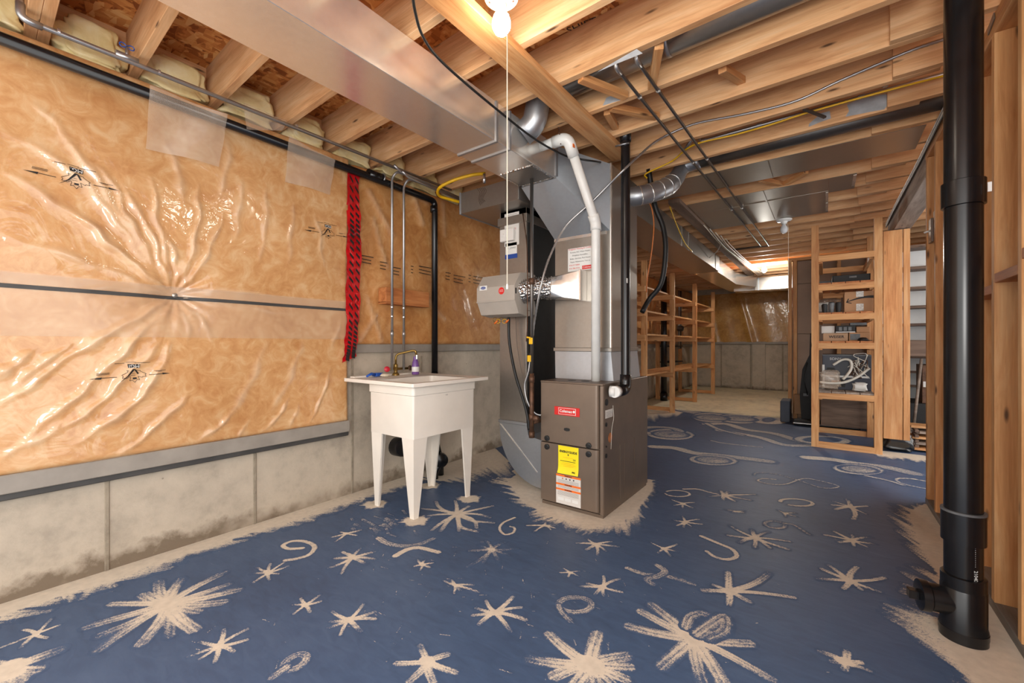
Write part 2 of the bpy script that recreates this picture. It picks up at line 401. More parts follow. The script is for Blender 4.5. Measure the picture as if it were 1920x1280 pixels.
wall_back = struct(box('wall_back', -3.1, 3.2, YB, YB+0.3, 0, SUB, 'concrete'), 'far concrete foundation wall')
wall_stair = struct(box('wall_stair', 1.75, 1.9, 6.2, YB, 0, SUB, 'hardboard'), 'plain wall beyond the staircase')
# form seams on the foundation wall
for y in (-0.2, 0.46, 1.12, 1.78, 2.44):
    box('form_seam', WX-0.01, WX+0.006, y-0.009, y+0.009, 0.0, 1.0, 'seam', wall_left, 0.003)
for y in (5.0, 6.2, 7.4, 8.6, 9.8): box('form_seam', WX-0.01, WX+0.006, y-0.009, y+0.009, 0.0, 1.04, 'seam', wall_left, 0.003)
for x in (-2.1, -1.45, -0.8): box('form_seam', x-0.014, x+0.014, YB-0.008, YB+0.01, 0.0, 1.1, 'seam', wall_back, 0.003)
box('pilaster', -1.42, -1.14, YB-0.05, YB+0.02, 0.0, 1.1, 'concrete', wall_back, 0.01)
# rim boards on top of the foundation
board('rim_board', (-2.90, -1.1, 2.58), (-2.90, 12.0, 2.58), 0.04, 0.24, 'joist', wall_left)
board('sill_plate', (-2.97, -1.1, 2.44), (-2.97, 12.0, 2.44), 0.2, 0.04, 'joist', wall_left)

# joists: Y of the front face at X
def JY(k, x): return 1.532+0.348*k-0.0214*(x+0.25)
for k in range(-6, 29):
    xl, xr = -2.88, random.uniform(0.42, 0.5) if k != 2 else 0.33      # the joist beside the soil stack stops short of it
    board('joist', (xl, JY(k, xl)+0.019, 2.58), (xr, JY(k, xr)+0.019, 2.58), 0.038, 0.24, 'joist', ceiling)
    # lapped joist of the next bay, ending over the beam
    xa = 0.26+0.03*math.sin(k*1.7) if k != 2 else 0.50
    board('joist', (xa, JY(k, xa)-0.0205, 2.58), (1.75, JY(k, 1.75)-0.0205, 2.58), 0.038, 0.24, 'joist', ceiling)
board('joist', (-2.88, JY(-4, -2.88)+0.058, 2.58), (0.42, JY(-4, 0.42)+0.058, 2.58), 0.038, 0.24, 'joist', ceiling)
# cross bridging between joists
def brace(a, k, bq):
    p = PZ(2.466 if k == 2 else 2.480, *a); q = PY(JY(k, -0.6), *bq); q.z = 2.470 if k == 2 else max(q.z, 2.487); board('bridging', p, q, 0.04, 0.036, 'pine', ceiling)
for (a, k, bq) in (((1236, 85), 2, (1222, 150)), ((1088, 146), 2, (1173, 178)), ((1146, 201), 3, (1233, 226)), ((1138, 209), 3, (1154, 238)), ((1354, 129), 3, (1391, 152)), ((1425, 336), 8, (1465, 345)), ((1511, 321), 8, (1472, 346)), ((1366, 451), 14, (1398, 446))):
    brace(a, k, bq)
# flat strapping board under the joists
board('strapping_board', (-1.175, -0.6, 2.441), (-1.175, 2.87, 2.441), 0.125, 0.038, 'pine', ceiling)
board('strapping_board', (-1.14, 4.06, 2.441), (-1.16, 9.3, 2.441), 0.10, 0.038, 'darkwood', ceiling)
# built-up drop beam
board('drop_beam', (0.62, 4.07, 2.36), (0.62, 6.25, 2.36), 0.13, 0.20, 'old', ceiling)
# drafting stamp on the subfloor panel
p = PZ(SUB-0.002, 1100, 45)
text('stamp', 'SHIFT 3', 0.07, Matrix.Translation(p) @ Matrix.Rotation(math.radians(8), 4, 'Z') @ Matrix.Rotation(math.pi, 4, 'X'), 'ink', ceiling, width=0.20)

# right-hand stud wall
wall_right = struct(box('wall_right', 0.655, 0.667, 1.2, 4.06, 0.0, JZ, 'stud'), 'open stud wall of bare softwood with backing sheet')
SX0, SX1 = 0.555, 0.645; SXC = (SX0+SX1)/2
for y in (1.3, 1.7, 2.0, 2.285, 2.585, 2.98, 3.38, 3.74, 4.02):
    board('stud', (SXC, y, 0.04), (SXC, y, 2.377), 0.09, 0.038, 'stud' if y < 3 else 'pine', wall_right, up=(0, 1, 0))
board('bottom_plate', (SXC, 1.2, 0.02), (SXC, 4.06, 0.02), 0.09, 0.04, 'plate', wall_right)
board('top_plate', (SXC, 1.2, 2.397), (SXC, 4.06, 2.397), 0.09, 0.038, 'pine', wall_right)
board('top_plate', (SXC, 1.2, 2.436), (SXC, 4.06, 2.436), 0.09, 0.038, 'pine', wall_right)
for (y0, y1, z) in ((2.304, 2.566, 1.37), (2.019, 2.266, 1.42), (2.604, 2.961, 1.33)):
    board('blocking', (SXC, y0, z), (SXC, y1, z), 0.09, 0.038, 'redpine', wall_right)

# partition of studs and hardboard beyond the rack
wall_mid = struct(box('wall_middle', -0.40, 0.5, 7.56, 7.57, 0.0, 2.36, 'hardboard'), 'partition of studs with grey-brown hardboard panels')
for x in (-0.425, -0.36, 0.15, 0.47): board('stud', (x, 7.5, 0.0), (x, 7.5, 2.33), 0.045, 0.09, 'pine', wall_mid, up=(0, 1, 0))
board('top_plate', (-0.45, 7.5, 2.35), (0.5, 7.5, 2.35), 0.09, 0.04, 'pine', wall_mid)
for (z0, z1) in ((0.36, 1.245), (1.255, 1.985), (1.995, 2.32)): box('panel', -0.335, 0.12, 7.535, 7.556, z0, z1, 'hardboard', wall_mid, 0.002)
box('panel', -0.335, 0.12, 7.545, 7.556, 0.02, 0.35, 'card2', wall_mid, 0.002)

# ================================================================ FLOOR PAINT
class Field:
    """brush strokes gathered into one fine mesh whose 'cover' says how much paint lies at each point"""
    def __init__(s): s.st = []
    def stroke(s, pts, wd, c0=1.05, c1=0.5): s.st.append(([(p[0], p[1]) for p in pts], wd, c0, c1))
    def make(s, name, z, res, kind=None):
        xs = [p[0] for st in s.st for p in st[0]]; ys = [p[1] for st in s.st for p in st[0]]; mw = max(st[1] for st in s.st)
        x0, x1, y0, y1 = min(xs)-mw, max(xs)+mw, min(ys)-mw, max(ys)+mw
        nx, ny = int((x1-x0)/res)+2, int((y1-y0)/res)+2; gx = x0+res*np.arange(nx); gy = y0+res*np.arange(ny); Cv = np.zeros((nx, ny))
        for si, (pts, wd, c0, c1) in enumerate(s.st):
            h = wd*0.56; px_ = [p[0] for p in pts]; py_ = [p[1] for p in pts]
            i0, i1 = max(0, int((min(px_)-h-x0)/res)), min(nx, int((max(px_)+h-x0)/res)+2); j0, j1 = max(0, int((min(py_)-h-y0)/res)), min(ny, int((max(py_)+h-y0)/res)+2)
            X, Y = np.meshgrid(gx[i0:i1], gy[j0:j1], indexing='ij'); best = np.full_like(X, 9.0); par = np.zeros_like(X); sd = np.zeros_like(X)
            L = [0.0]
            for a, b in zip(pts[:-1], pts[1:]): L.append(L[-1]+math.hypot(b[0]-a[0], b[1]-a[1])+1e-6)
            for k, (a, b) in enumerate(zip(pts[:-1], pts[1:])):
                dx, dy = b[0]-a[0], b[1]-a[1]; l2 = dx*dx+dy*dy+1e-9; tt = np.clip(((X-a[0])*dx+(Y-a[1])*dy)/l2, 0, 1)
                qx, qy = X-(a[0]+tt*dx), Y-(a[1]+tt*dy); d = np.hypot(qx, qy); m = d < best
                best = np.where(m, d, best); par = np.where(m, (L[k]+tt*(L[k+1]-L[k]))/L[-1], par); sd = np.where(m, (qx*-dy+qy*dx)/math.sqrt(l2), sd)
            f = np.clip(1-best/h, 0, 1); prof = np.clip(f*1.9, 0, 1); prof = prof*prof*(3-2*prof)
            ph = si*2.7+pts[0][0]*9; sn = sd/wd*6.28
            sa = 1.0 if wd < 0.08 else 0.45
            streak = 1+sa*(0.16*np.sin(3.1*sn+ph+par*3)+0.12*np.sin(6.3*sn+ph*2-par*2))
            Cv[i0:i1, j0:j1] = np.maximum(Cv[i0:i1, j0:j1], prof*(c0+(c1-c0)*par)*streak)
        keep = Cv > 0.03; fc = keep[:-1, :-1] | keep[1:, :-1] | keep[1:, 1:] | keep[:-1, 1:]
        idx = np.arange(nx*ny).reshape(nx, ny); q = np.stack([idx[:-1, :-1], idx[1:, :-1], idx[1:, 1:], idx[:-1, 1:]], -1)[fc]
        used = np.unique(q); remap = np.zeros(nx*ny, int); remap[used] = np.arange(len(used))
        X, Y = np.meshgrid(gx, gy, indexing='ij'); v = np.stack([X.ravel()[used], Y.ravel()[used], np.full(len(used), z)], -1)
        me = bpy.data.meshes.new(name); me.from_pydata(v.tolist(), [], remap[q].tolist())
        at_ = me.attributes.new('cover', 'FLOAT', 'POINT'); at_.data.foreach_set('value', Cv.ravel()[used].astype(np.float32))
        return mesh_obj(name, me, 'brush', floor, None, kind)
LV = [0.0004]; MZ = [0.00012]
def lev(): LV[0] += 0.00001; return LV[0]
def res_at(p): return min(0.014, max(0.0035, 0.0021*(p-Vector((0, 0, 0))).length))
def fl(z, pts):
    ox, oy, sc = z; return [PZ(0, ox+x/sc, oy+y/sc) for x, y in pts]
ZA, ZB, ZC, ZD = (0, 840, 2.909), (540, 860, 3.0), (1100, 860, 3.0), (1180, 740, 3.31)
def star(z, c, tips, wd=None, mat='brush', extra=()):
    rnd = random.Random(int(c[0]*7+c[1])); p = Field(); k = 0.62 if mat == 'brush_faint' else 1.0
    cc = fl(z, [c])[0]; T = fl(z, tips); R = sum((t-cc).length for t in T)/len(T)
    wd = (wd or max(0.018, min(0.06, R*0.24)))
    for t in T:
        d = t-cc; q = Vector((-d.y, d.x, 0))*rnd.uniform(-0.07, 0.07)
        s0 = cc-d.normalized()*wd*0.35
        p.stroke([s0+(t-s0)*(i/5)+q*math.sin(math.pi*i/5) for i in range(6)], wd*rnd.uniform(0.85, 1.2), k*rnd.uniform(0.72, 0.95), k*rnd.uniform(0.30, 0.50))
    for e_ in extra: p.stroke(catmull(fl(z, e_), 4), wd, k*0.85, k*0.42)
    p.stroke([cc-Vector((wd*.4, 0, 0)), cc+Vector((wd*.4, 0, 0))], wd*1.3, 1.0*k, 1.0*k)
    p.make('painted_star', lev(), res_at(cc))
def swirl(z, pts, wd, mat='brush', n=6, name='painted_swirl'):
    p = Field(); k = 0.50 if mat == 'brush_faint' else (0.58 if name == 'painted_cloud' else 0.78); q = catmull(fl(z, pts), n); p.stroke(q, wd*1.1, k, k*0.78); p.make(name, lev(), res_at(q[0]))
def loop(z, c, rx, ry, wd, mat='brush', rot=0, name='painted_ring', a0=0.0, a1=6.5):
    pts = []
    for k in range(15):
        a = a0+(a1-a0)*k/14; x, y = rx*math.cos(a), ry*math.sin(a)
        pts.append((c[0]+x*math.cos(rot)-y*math.sin(rot), c[1]+x*math.sin(rot)+y*math.cos(rot)))
    swirl(z, pts, wd, mat, 3, name)
star(ZA, (915, 850), [(865, 730), (985, 715), (1220, 680), (1240, 745), (1290, 775), (1215, 840), (1080, 890), (1060, 990), (930, 1020), (770, 1065), (545, 1095), (560, 1015), (490, 970), (610, 850), (785, 800)], 0.055)
star(ZA, (1465, 680), [(1400, 650), (1475, 630), (1575, 642), (1555, 620), (1520, 685), (1470, 720), (1385, 730), (1370, 685)])
star(ZA, (1665, 855), [(1640, 820), (1745, 800), (1750, 835), (1690, 895), (1600, 905), (1595, 855)])
star(ZA, (1190, 1080), [(1220, 990), (1350, 985), (1345, 1045), (1275, 1110), (1170, 1165), (1030, 1135), (1090, 1055), (1090, 1150)])
star(ZA, (195, 1015), [(280, 930), (325, 965), (260, 1035), (115, 1085), (10, 1085), (130, 990)])
star(ZA, (50, 1210), [(310, 1105), (200, 1210), (-60, 1180), (90, 1275), (-100, 1290), (150, 1160)], 0.07, 'brush')
loop(ZA, (1610, 1165), 68, 32, 0.035, 'brush_faint', -0.5); swirl(ZA, [(1560, 1195), (1520, 1225), (1485, 1248)], 0.035, 'brush_faint')
swirl(ZA, [(1650, 545), (1575, 548), (1545, 530), (1590, 508), (1660, 508), (1715, 535), (1690, 578), (1620, 602), (1555, 612)], 0.03)
star(ZB, (325, 420), [(250, 440), (265, 465), (400, 410), (290, 410), (385, 430), (410, 400)])
star(ZB, (365, 555), [(405, 505), (490, 520), (490, 565), (440, 590), (300, 645), (230, 615), (265, 560), (310, 525)])
swirl(ZB, [(510, 445), (560, 475), (650, 490), (740, 480), (815, 450)], 0.045, 'brush_faint'); swirl(ZB, [(605, 545), (670, 510), (740, 500), (845, 525)], 0.04)
star(ZB, (755, 595), [(730, 565), (770, 570), (815, 585), (800, 610), (745, 625), (710, 605)])
star(ZB, (950, 310), [(930, 290), (980, 300), (960, 335), (925, 325)], 0.036, extra=([(950, 310), (880, 290), (845, 265), (835, 240)], [(950, 310), (950, 270), (940, 235)], [(950, 310), (985, 285), (1020, 265)], [(950, 310), (1060, 285), (1150, 265)],
           [(950, 310), (1060, 310), (1135, 330)], [(950, 310), (1010, 340), (1060, 352), (1155, 360)], [(950, 310), (1020, 330), (1055, 360), (1060, 388)], [(955, 310), (970, 380), (1065, 410)],
           [(950, 310), (960, 360), (962, 405)], [(950, 310), (900, 350), (860, 405)], [(950, 310), (870, 355), (810, 400)], [(950, 310), (860, 312), (790, 320)], [(950, 310), (850, 290), (755, 280)]))
swirl(ZB, [(1275, 330), (1210, 360), (1190, 395), (1220, 425), (1265, 415), (1275, 390), (1250, 380)], 0.02)
star(ZB, (1445, 375), [(1450, 355), (1520, 375), (1515, 395), (1480, 400), (1385, 412), (1345, 375)])
star(ZB, (1145, 510), [(1115, 460), (1225, 465), (1290, 505), (1240, 540), (1185, 590), (1095, 590), (1015, 605), (1015, 518), (1075, 485)], 0.03, 'brush_faint')
star(ZB, (940, 710), [(875, 685), (920, 680), (1075, 750), (1045, 710), (935, 755), (970, 740)])
star(ZB, (1165, 865), [(1115, 800), (1265, 775), (1310, 835), (1335, 905), (1250, 970), (1075, 930), (1040, 880), (1060, 840)])
star(ZB, (345, 905), [(425, 815), (490, 860), (490, 900), (410, 970), (295, 990), (225, 950), (240, 915), (250, 860)])
star(ZB, (785, 1140), [(745, 1050), (895, 1100), (940, 1200), (815, 1255), (680, 1255), (610, 1150)], 0.035)
star(ZB, (1730, 480), [(1680, 445), (1820, 465), (1860, 495), (1790, 520), (1740, 540), (1680, 510), (1625, 475)])
star(ZB, (1590, 640), [(1550, 615), (1645, 630), (1635, 660), (1575, 665), (1530, 640)], 0.015)
star(ZB, (1770, 720), [(1775, 660), (1865, 675), (1880, 750), (1775, 770), (1725, 765), (1635, 715), (1680, 700)])
loop(ZB, (1615, 820), 92, 42, 0.035, 'brush_faint'); swirl(ZB, [(1522, 825), (1530, 850), (1560, 885), (1590, 912)], 0.03, 'brush_faint')
star(ZB, (1700, 1160), [(1470, 990), (1740, 990), (1900, 1110), (1920, 1170), (1900, 1240), (1740, 1290), (1500, 1220), (1360, 1130), (1600, 1290), (1850, 1300)], 0.06)
star(ZC, (540, 250), [(480, 230), (605, 245), (595, 275), (540, 275), (490, 262)])
star(ZC, (775, 205), [(690, 212), (755, 180), (795, 185), (945, 200), (920, 233), (830, 238), (770, 230)]); swirl(ZC, [(545, 170), (620, 170), (680, 185), (740, 200)], 0.025)
loop(ZC, (510, 195), 70, 17, 0.02, 'brush', 0.05, a0=-2.6, a1=2.9)
star(ZC, (845, 297), [(775, 285), (890, 292), (880, 302), (820, 300)], 0.02)
star(ZC, (555, 355), [(490, 345), (540, 325), (635, 340), (650, 368), (590, 380), (545, 382), (510, 375)])
loop(ZC, (1180, 245), 92, 19, 0.028, 'brush', 0.08, a0=-3.3, a1=2.0)
star(ZC, (1115, 305), [(1080, 290), (1180, 305), (1180, 325), (1120, 325)])
star(ZC, (1485, 270), [(1465, 228), (1575, 265), (1570, 310), (1500, 340), (1400, 285), (1385, 260), (1390, 240)], 0.03)
loop(ZC, (1060, 370), 58, 20, 0.025, 'brush_faint', 0.1); swirl(ZC, [(1110, 362), (1160, 370), (1200, 392), (1250, 425)], 0.025, 'brush_faint')
star(ZC, (950, 445), [(805, 375), (795, 430), (930, 400), (1025, 410), (1140, 465), (1130, 508), (1030, 500), (945, 500), (860, 470)], 0.028)
star(ZC, (435, 505), [(360, 470), (510, 480), (515, 525), (470, 545), (400, 530)])
swirl(ZC, [(645, 435), (740, 475), (820, 510), (842, 548), (790, 566), (720, 550), (675, 520)], 0.028)
star(ZC, (1495, 460), [(1395, 410), (1340, 428), (1490, 425), (1600, 440), (1625, 480), (1575, 495), (1500, 490), (1420, 470)])
swirl(ZC, [(230, 615), (330, 650), (450, 660), (600, 705)], 0.035, 'brush_faint'); swirl(ZC, [(400, 600), (440, 632), (400, 660), (355, 670), (340, 685), (370, 705)], 0.04, 'brush_faint')
star(ZC, (800, 745), [(795, 640), (1025, 645), (1165, 780), (915, 805), (800, 820), (655, 740), (715, 710)], 0.034)
star(ZC, (1480, 685), [(1365, 600), (1325, 620), (1300, 675), (1520, 610), (1675, 668), (1650, 748), (1545, 735), (1445, 730)], 0.03)
star(ZC, (600, 1010), [(370, 825), (305, 860), (240, 945), (920, 1040), (1040, 1240), (770, 1265), (650, 1255), (425, 1165)], 0.055)
swirl(ZC, [(560, 945), (580, 890), (640, 868), (690, 885)], 0.05, 'brush_faint'); swirl(ZC, [(630, 985), (690, 940), (770, 890), (775, 960), (690, 1005)], 0.06, 'brush_faint')
star(ZC, (1450, 1140), [(1315, 1085), (1465, 1085), (1545, 1145), (1590, 1190), (1450, 1185), (1380, 1140)], 0.032)
CL = 'painted_cloud'
swirl(ZD, [(910, 525), (830, 520), (800, 535), (890, 556), (980, 552), (1080, 520), (1190, 535), (1300, 568), (1200, 578), (1050, 530), (900, 490), (790, 485), (775, 500)], 0.022, 'brush', 6, CL)
swirl(ZD, [(1900, 548), (1760, 522), (1665, 520), (1680, 545), (1800, 575), (1900, 590)], 0.03, 'brush', 6, CL)
for (pts, wd_) in (([(480, 182), (600, 180), (720, 215), (900, 240), (1050, 285), (1130, 300)], 0.16), ([(560, 220), (800, 262), (960, 310), (1130, 315)], 0.14), ([(480, 178), (560, 215), (700, 250)], 0.08),
               ([(150, 322), (280, 330), (400, 360), (550, 375), (700, 392), (860, 412)], 0.16), ([(1110, 390), (1250, 400), (1400, 425), (1600, 450), (1760, 487)], 0.17), ([(510, 285), (600, 302), (820, 325)], 0.04),
               ([(1460, 500), (1600, 530), (1700, 560)], 0.04), ([(280, 80), (360, 100), (430, 115)], 0.3)):
    swirl(ZD, pts, wd_, 'brush', 4, CL)
for (c_, rx_, ry_, wd_) in (((1200, 280), 150, 22, 0.10), ((520, 405), 118, 24, 0.10), ((1420, 462), 120, 24, 0.10), ((255, 245), 120, 28, 0.12), ((190, 222), 120, 22, 0.14), ((510, 140), 85, 24, 0.18), ((680, 148), 90, 24, 0.18), ((865, 156), 80, 20, 0.18)):
    loop(ZD, c_, rx_, ry_, wd_, 'brush', 0.03, CL)
for (c_, rx_, ry_, wd_) in (((255, 245), 60, 12, 0.2), ((680, 148), 40, 8, 0.3), ((510, 142), 40, 8, 0.3), ((520, 405), 60, 10, 0.14), ((1420, 462), 60, 10, 0.14)):
    loop(ZD, c_, rx_, ry_, wd_, 'brush_faint', 0.03, CL)

# bare beige margins, brushed out raggedly: one solid patch and many short strokes each
def margin(base, outer, n, wd, spread=0.25, solid=0.75):
    """base / outer: matching polylines on the floor; strokes run from base to outer"""
    p = Field(); rnd = random.Random(len(base)*13+n)
    def samp(pl, u):
        s = u*(len(pl)-1); i = min(int(s), len(pl)-2); return pl[i].lerp(pl[i+1], s-i)
    Lb = sum((b-a).length for a, b in zip(outer[:-1], outer[1:])); m = max(6, int(Lb/0.03))
    for i in range(m+1):
        u = i/m; a, b = samp(base, u), samp(outer, u); p.stroke([a, a+(b-a)*solid*0.75], min(0.10, (b-a).length*0.8), 1.6, 0.9)
    for i in range(int(n*1.5)):
        u = rnd.random(); a, b = samp(base, u), samp(outer, min(1, max(0, u+rnd.uniform(-spread, spread)*0.2)))
        d = b-a; p.stroke([a+d*solid*0.5, a+d*rnd.uniform(0.75, 1.3)], wd*rnd.uniform(0.6, 1.3), 1.0, rnd.uniform(0.12, 0.42))
    MZ[0] += 0.000015; p.make('bare_floor_margin', MZ[0], max(0.006, res_at(base[len(base)//2])*1.3), 'stuff')
Z0 = lambda pts: [PZ(0, *q) for q in pts]
margin([Vector((WX, y, 0)) for y in (-1.5, -0.5, 0.2, 0.8, 1.3, 1.8, 2.3, 2.6)], [Vector((x, y, 0)) for x, y in ((-2.6, -1.5), (-2.62, -0.5), (-2.61, 0.25), (-2.64, 0.85), (-2.61, 1.35), (-2.62, 1.85), (-2.60, 2.3), (-2.45, 2.55))], 260, 0.05, 0.35, 0.6)
margin(Z0([(1005, 860), (1000, 905), (1015, 940), (1060, 955), (1128, 972), (1165, 942), (1200, 908), (1208, 900)]), Z0([(872, 872), (925, 895), (965, 935), (1015, 972), (1095, 995), (1185, 990), (1222, 930), (1226, 900)]), 200, 0.035, 0.25, 0.72)
margin([Vector((-2.8, 2.4, 0)), Vector((-2.8, 2.9, 0)), Vector((-2.8, 3.4, 0))], Z0([(850, 905), (905, 888), (960, 878)]), 60, 0.05, 0.2, 0.9)
for (cx_, cy_) in ((703, 945), (779, 976), (880, 935), (806, 910)):
    c_ = PZ(0, cx_, cy_); ring = [c_+Vector((math.cos(a), math.sin(a), 0))*0.02 for a in np.linspace(0, 6.3, 9)]; out_ = [c_+Vector((math.cos(a), math.sin(a), 0))*0.085 for a in np.linspace(0, 6.3, 9)]
    margin(ring, out_, 36, 0.025, 0.2, 0.6)
margin([Vector((0.55, y, 0)) for y in (1.0, 1.6, 1.9, 2.1, 2.3, 2.6, 3.0, 3.6, 4.0)], Z0([(1890, 1500), (1845, 1290), (1770, 1230), (1700, 1170), (1715, 1145), (1735, 1060), (1690, 985), (1690, 955), (1740, 945)]), 170, 0.04, 0.25, 0.72)
margin([Vector((0.42, 5.72, 0)), Vector((0.55, 5.72, 0)), Vector((0.75, 5.72, 0))], Z0([(1650, 856), (1690, 860), (1740, 866)]), 20, 0.05, 0.2, 0.7)
margin([Vector((x, 7.42, 0)) for x in (-2.75, -2.3, -1.9)], Z0([(1210, 785), (1240, 782), (1275, 776)]), 30, 0.08, 0.2, 0.7)

# scuffs and scratches of bare floor showing through the blue
sc_f = Field(); rnd = random.Random(44)
for i in range(110):
    u, v_ = rnd.gauss(880, 170), rnd.gauss(1110, 60)
    if i > 70: u, v_ = rnd.uniform(150, 1650), rnd.uniform(960, 1270)
    if v_ < 985 or u < 120: continue
    p_ = PZ(0, u, v_); an = rnd.choice((0.3, 0.5, 2.2, 2.4))+rnd.uniform(-.3, .3); L_ = rnd.uniform(.01, .06); sc_f.stroke([p_, p_+Vector((math.cos(an), math.sin(an), 0))*L_], rnd.uniform(.003, .0055), 0.66, 0.4)
for i in range(26):
    p_ = PZ(0, rnd.gauss(710, 28), rnd.gauss(980, 9)); an = rnd.uniform(-.5, .5); sc_f.stroke([p_, p_+Vector((math.cos(an), math.sin(an), 0))*rnd.uniform(.03, .1)], rnd.uniform(.02, .04), 0.42, 0.3)
sc_f.make('paint_scuffs', 0.00008, 0.004, 'stuff')

# ================================================================ INSULATION ON THE LEFT WALL
BX = -2.735                                  # face of the blanket
def yz(px, py, x=BX): p = PX(x, px, py); return p.y, p.z
CREASES = [  # pixel courses of the folds in the film, half width (m), height (m)
    ([(0, 318), (90, 370), (180, 430), (260, 500), (315, 545)], .020, .013), ([(0, 240), (90, 290), (170, 350), (230, 430), (290, 510)], .018, .012), ([(60, 190), (120, 250), (185, 340), (240, 420), (300, 515)], .016, .011),
    ([(170, 300), (215, 350), (250, 420), (300, 505)], .013, .012), ([(110, 390), (180, 430), (240, 485), (300, 535)], .012, .012), ([(225, 340), (265, 400), (298, 470), (318, 530)], .012, .013), ([(287, 330), (295, 400), (312, 470), (326, 535)], .011, .012),
    ([(310, 430), (325, 470), (332, 510)], .010, .012), ([(375, 340), (372, 420), (355, 500), (340, 540)], .012, .012), ([(420, 400), (390, 470), (352, 535)], .011, .009), ([(455, 330), (450, 400), (440, 450)], .013, .006), ([(500, 350), (497, 420), (490, 490)], .013, .006),
    ([(550, 380), (545, 440), (540, 490)], .013, .005), ([(590, 400), (600, 450), (605, 500)], .011, .006), ([(0, 440), (100, 470), (200, 505), (300, 545)], .016, .010), ([(430, 250), (425, 320), (410, 380)], .016, .006), ([(310, 250), (335, 320), (350, 390)], .016, .007),
    ([(325, 560), (220, 615), (100, 690), (0, 760)], .014, .013), ([(320, 570), (250, 640), (150, 735), (40, 830)], .016, .014), ([(300, 640), (230, 715), (160, 775), (100, 810)], .014, .013), ([(322, 640), (285, 715), (215, 785), (140, 830)], .016, .017),
    ([(350, 737), (310, 785), (260, 825), (225, 850)], .012, .013), ([(443, 767), (410, 800), (370, 828)], .010, .011), ([(470, 790), (440, 830), (415, 850)], .009, .007), ([(545, 748), (520, 785), (495, 808)], .010, .011), ([(622, 690), (605, 745), (580, 795)], .010, .011),
    ([(130, 645), (80, 680), (20, 725)], .016, .012), ([(70, 650), (20, 690), (-40, 725)], .018, .012), ([(338, 562), (350, 600), (352, 640)], .009, .008), ([(345, 560), (380, 600), (395, 640)], .010, .007), ([(560, 760), (545, 800)], .008, .007), ([(0, 860), (60, 830), (120, 790)], .014, .008),
    ([(330, 553), (240, 540), (120, 545)], .010, .008), ([(330, 553), (420, 545), (520, 555)], .010, .006), ([(330, 553), (440, 575), (560, 590)], .010, .005), ([(640, 600), (625, 650)], .010, .006), ([(500, 640), (470, 720), (420, 790)], .016, .005), ([(570, 640), (540, 720), (510, 770)], .014, .005)]
def lumps(Y, Z, s=0.0):
    return 0.010*np.sin(2.3*Y+1.7*Z+s)+0.007*np.sin(5.1*Y-3.3*Z+1+s)+0.004*np.sin(9.7*Y+7.9*Z+2*s)
SEG = []
for (pl_, w_, h_) in CREASES:
    pts = catmull([PX(BX, *q) for q in pl_], 4) if len(pl_) > 2 else [PX(BX, *q) for q in pl_]
    SEG.append(([(q.y, q.z) for q in pts], w_, h_))
PIN = yz(330, 553)
def relief(Y, Z):
    D = lumps(Y, Z); lift = np.zeros_like(Y)
    Yw = Y+0.006*np.sin(31*Z+7*Y)+0.004*np.sin(57*Y-23*Z); Zw = Z+0.006*np.sin(29*Y-11*Z)+0.004*np.sin(61*Z+13*Y)
    for (pts, w_, h_) in SEG:
        L = [0.0]
        for a, b in zip(pts[:-1], pts[1:]): L.append(L[-1]+math.hypot(b[0]-a[0], b[1]-a[1]))
        best = np.full_like(Y, 9.0); par = np.zeros_like(Y)
        for i, (a, b) in enumerate(zip(pts[:-1], pts[1:])):
            dx, dy = b[0]-a[0], b[1]-a[1]; t = np.clip(((Yw-a[0])*dx+(Zw-a[1])*dy)/(dx*dx+dy*dy), 0, 1)
            d = np.hypot(Yw-(a[0]+t*dx), Zw-(a[1]+t*dy)); m = d < best; best = np.where(m, d, best); par = np.where(m, (L[i]+t*(L[i+1]-L[i]))/L[-1], par)
        env = np.sin(np.pi*np.clip(par*0.92+0.04, 0, 1))**0.8*(0.8+0.2*np.sin(par*17+w_*900))
        s = np.exp(-(best/(w_*(0.55+0.6*env)))**1.5)*env; D = D+s*h_; lift = np.maximum(lift, s)
    r = np.hypot(Y-PIN[0], (Z-PIN[1])*1.2); D = D-0.03*np.exp(-(r/0.10)**2)
    ang = np.arctan2(Z-PIN[1], Y-PIN[0]); D = D+0.005*np.sin(ang*13+2*np.sin(r*9))*np.exp(-(r/0.20)**2)*np.clip(r/0.05, 0, 1)
    return D, lift
def grid_blanket(name, x0, y0, y1, z0, z1, ny, nz, mat, parent, fun, edge=0.03):
    ys, zs = np.linspace(y0, y1, ny), np.linspace(z0, z1, nz); Y, Z = np.meshgrid(ys, zs, indexing='ij'); D, lf = fun(Y, Z)
    e = np.minimum(np.minimum(Y-y0, y1-Y), np.minimum(Z-z0, z1-Z)); rnd = np.clip(e/edge, 0, 1); rnd = np.sqrt(1-(1-rnd)**2)
    X = x0-0.045+0.045*rnd+D*rnd
    v = np.stack([X, Y, Z], -1).reshape(-1, 3); idx = np.arange(ny*nz).reshape(ny, nz)
    f = np.stack([idx[:-1, :-1], idx[1:, :-1], idx[1:, 1:], idx[:-1, 1:]], -1).reshape(-1, 4)
    me = bpy.data.meshes.new(name); me.from_pydata(v.tolist(), [], f.tolist()); me.polygons.foreach_set('use_smooth', [True]*len(me.polygons))
    at_ = me.attributes.new('lift', 'FLOAT', 'POINT'); at_.data.foreach_set('value', lf.reshape(-1).astype(np.float32))
    bm = bmesh.new(); bm.from_mesh(me); bmesh.ops.recalc_face_normals(bm, faces=bm.faces)
    if sum(fc.normal.x for fc in bm.faces) < 0: bmesh.ops.reverse_faces(bm, faces=bm.faces)
    bm.to_mesh(me); bm.free()
    return mesh_obj(name, me, mat, parent)
YE = 1.72
blk = thing('insulation_blanket', 'wide tan insulation blanket under wrinkled clear film on concrete wall', 'insulation', (BX, 0.3, 0.5))
